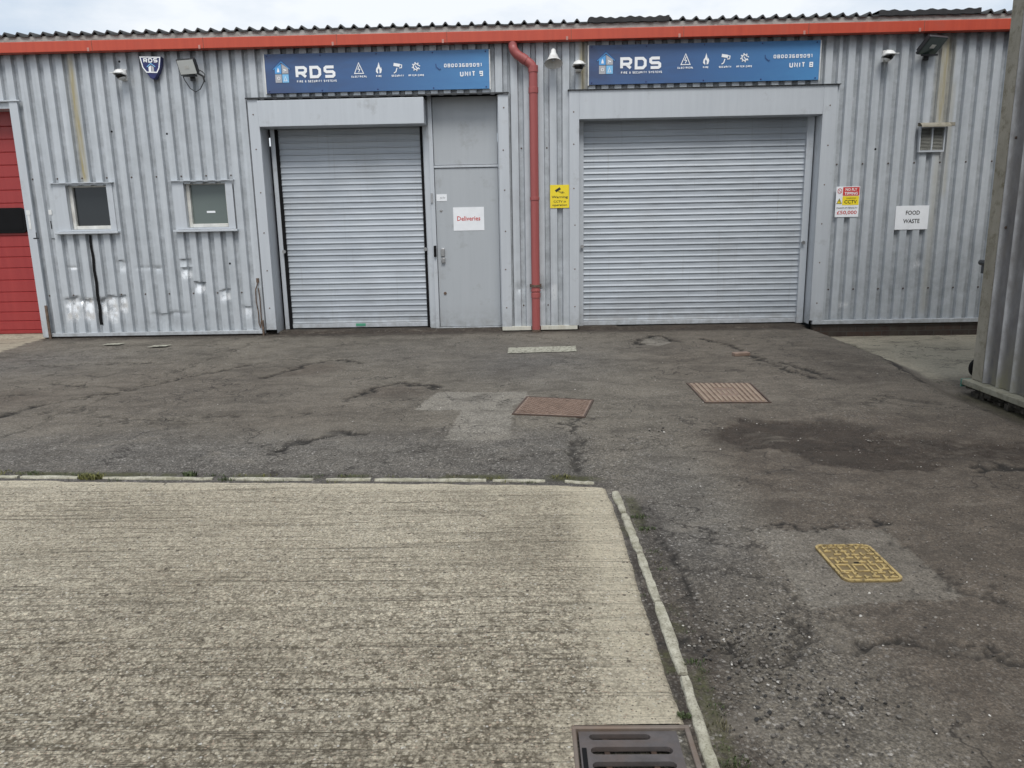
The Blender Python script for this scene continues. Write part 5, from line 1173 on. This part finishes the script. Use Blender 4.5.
for y in (-3.10, -2.66):
    w = MB().lathe([(0, -.025), (.055, -.025), (.085, -.025), (.098, -.015), (.098, .015), (.085, .025), (0, .025)], (4.37, y + .03, -.05), (0, 1, 0), 24)
    wo = w.build('wheel', M_BLACK); pchild(wo, bn)
    
# ------------------------------------------------------------------ camera
F_PX = 770.; pitch = math.radians(12.17); roll = math.radians(1.08); yaw = math.radians(1.2)
cp_, sp_ = math.cos(pitch), math.sin(pitch); f0 = Vector((-math.sin(yaw), math.cos(yaw), 0)); r0 = Vector((math.cos(yaw), math.sin(yaw), 0))
fw = Vector((f0.x * cp_, f0.y * cp_, -sp_)); up = Vector((f0.x * sp_, f0.y * sp_, cp_))
Rr = r0 * math.cos(roll) - up * math.sin(roll); Uu = r0 * math.sin(roll) + up * math.cos(roll)
cam = bpy.data.cameras.new('camera'); co = bpy.data.objects.new('camera', cam); COL.objects.link(co)
mt = Matrix((Rr, Uu, -fw)).transposed().to_4x4(); mt.translation = Vector((0, -10.02, 1.45)); co.matrix_world = mt
cam.sensor_width = 36; cam.lens = F_PX / 1024 * 36; cam.clip_end = 1000; cam.clip_start = .05
scene.camera = co

# ------------------------------------------------------------------ daylight: overcast
SUN_EL, SUN_AZ = 56., 174.      # azimuth measured clockwise from +y (the sun stands behind the viewer)
w = bpy.data.worlds.new('World'); scene.world = w; w.use_nodes = True; nt = w.node_tree; nt.nodes.clear()
out = nt.nodes.new('ShaderNodeOutputWorld'); sky = nt.nodes.new('ShaderNodeTexSky'); sky.sky_type = 'NISHITA'; sky.sun_disc = False
sky.sun_elevation = math.radians(SUN_EL); sky.sun_rotation = math.radians(SUN_AZ); sky.air_density = 1.; sky.dust_density = 3.
b1 = nt.nodes.new('ShaderNodeBackground'); nt.links.new(sky.outputs[0], b1.inputs[0]); b1.inputs[1].default_value = .12
b2 = nt.nodes.new('ShaderNodeBackground'); tcn = nt.nodes.new('ShaderNodeTexCoord'); mpn = nt.nodes.new('ShaderNodeMapping'); mpn.inputs['Scale'].default_value = (1, 1, 2.5)
nz = nt.nodes.new('ShaderNodeTexNoise'); nz.inputs['Scale'].default_value = 2.2; nz.inputs['Detail'].default_value = 7; nz.inputs['Roughness'].default_value = .55
nt.links.new(tcn.outputs['Generated'], mpn.inputs[0]); nt.links.new(mpn.outputs[0], nz.inputs['Vector'])
rp_ = nt.nodes.new('ShaderNodeValToRGB'); rp_.color_ramp.elements[0].position = .42; rp_.color_ramp.elements[0].color = (.62, .71, .82, 1); rp_.color_ramp.elements[1].position = .56; rp_.color_ramp.elements[1].color = (.93, .96, .99, 1)
nt.links.new(nz.outputs['Fac'], rp_.inputs[0]); nt.links.new(rp_.outputs[0], b2.inputs[0]); b2.inputs[1].default_value = 1.12
mx = nt.nodes.new('ShaderNodeMixShader'); mx.inputs[0].default_value = .86; nt.links.new(b1.outputs[0], mx.inputs[1]); nt.links.new(b2.outputs[0], mx.inputs[2]); nt.links.new(mx.outputs[0], out.inputs[0])
sl = bpy.data.lights.new('sun', 'SUN'); sl.energy = 2.3; sl.angle = math.radians(24); sl.color = (1., .97, .92)
so_ = bpy.data.objects.new('sun', sl); COL.objects.link(so_)
az = math.radians(SUN_AZ); el = math.radians(SUN_EL); dv = Vector((math.sin(az) * math.cos(el), math.cos(az) * math.cos(el), math.sin(el)))
so_.rotation_euler = dv.to_track_quat('Z', 'Y').to_euler()
scene.view_settings.view_transform = 'Standard'; scene.view_settings.look = 'None'; scene.view_settings.exposure = 0; scene.view_settings.gamma = 1
scene.render.engine = 'CYCLES'
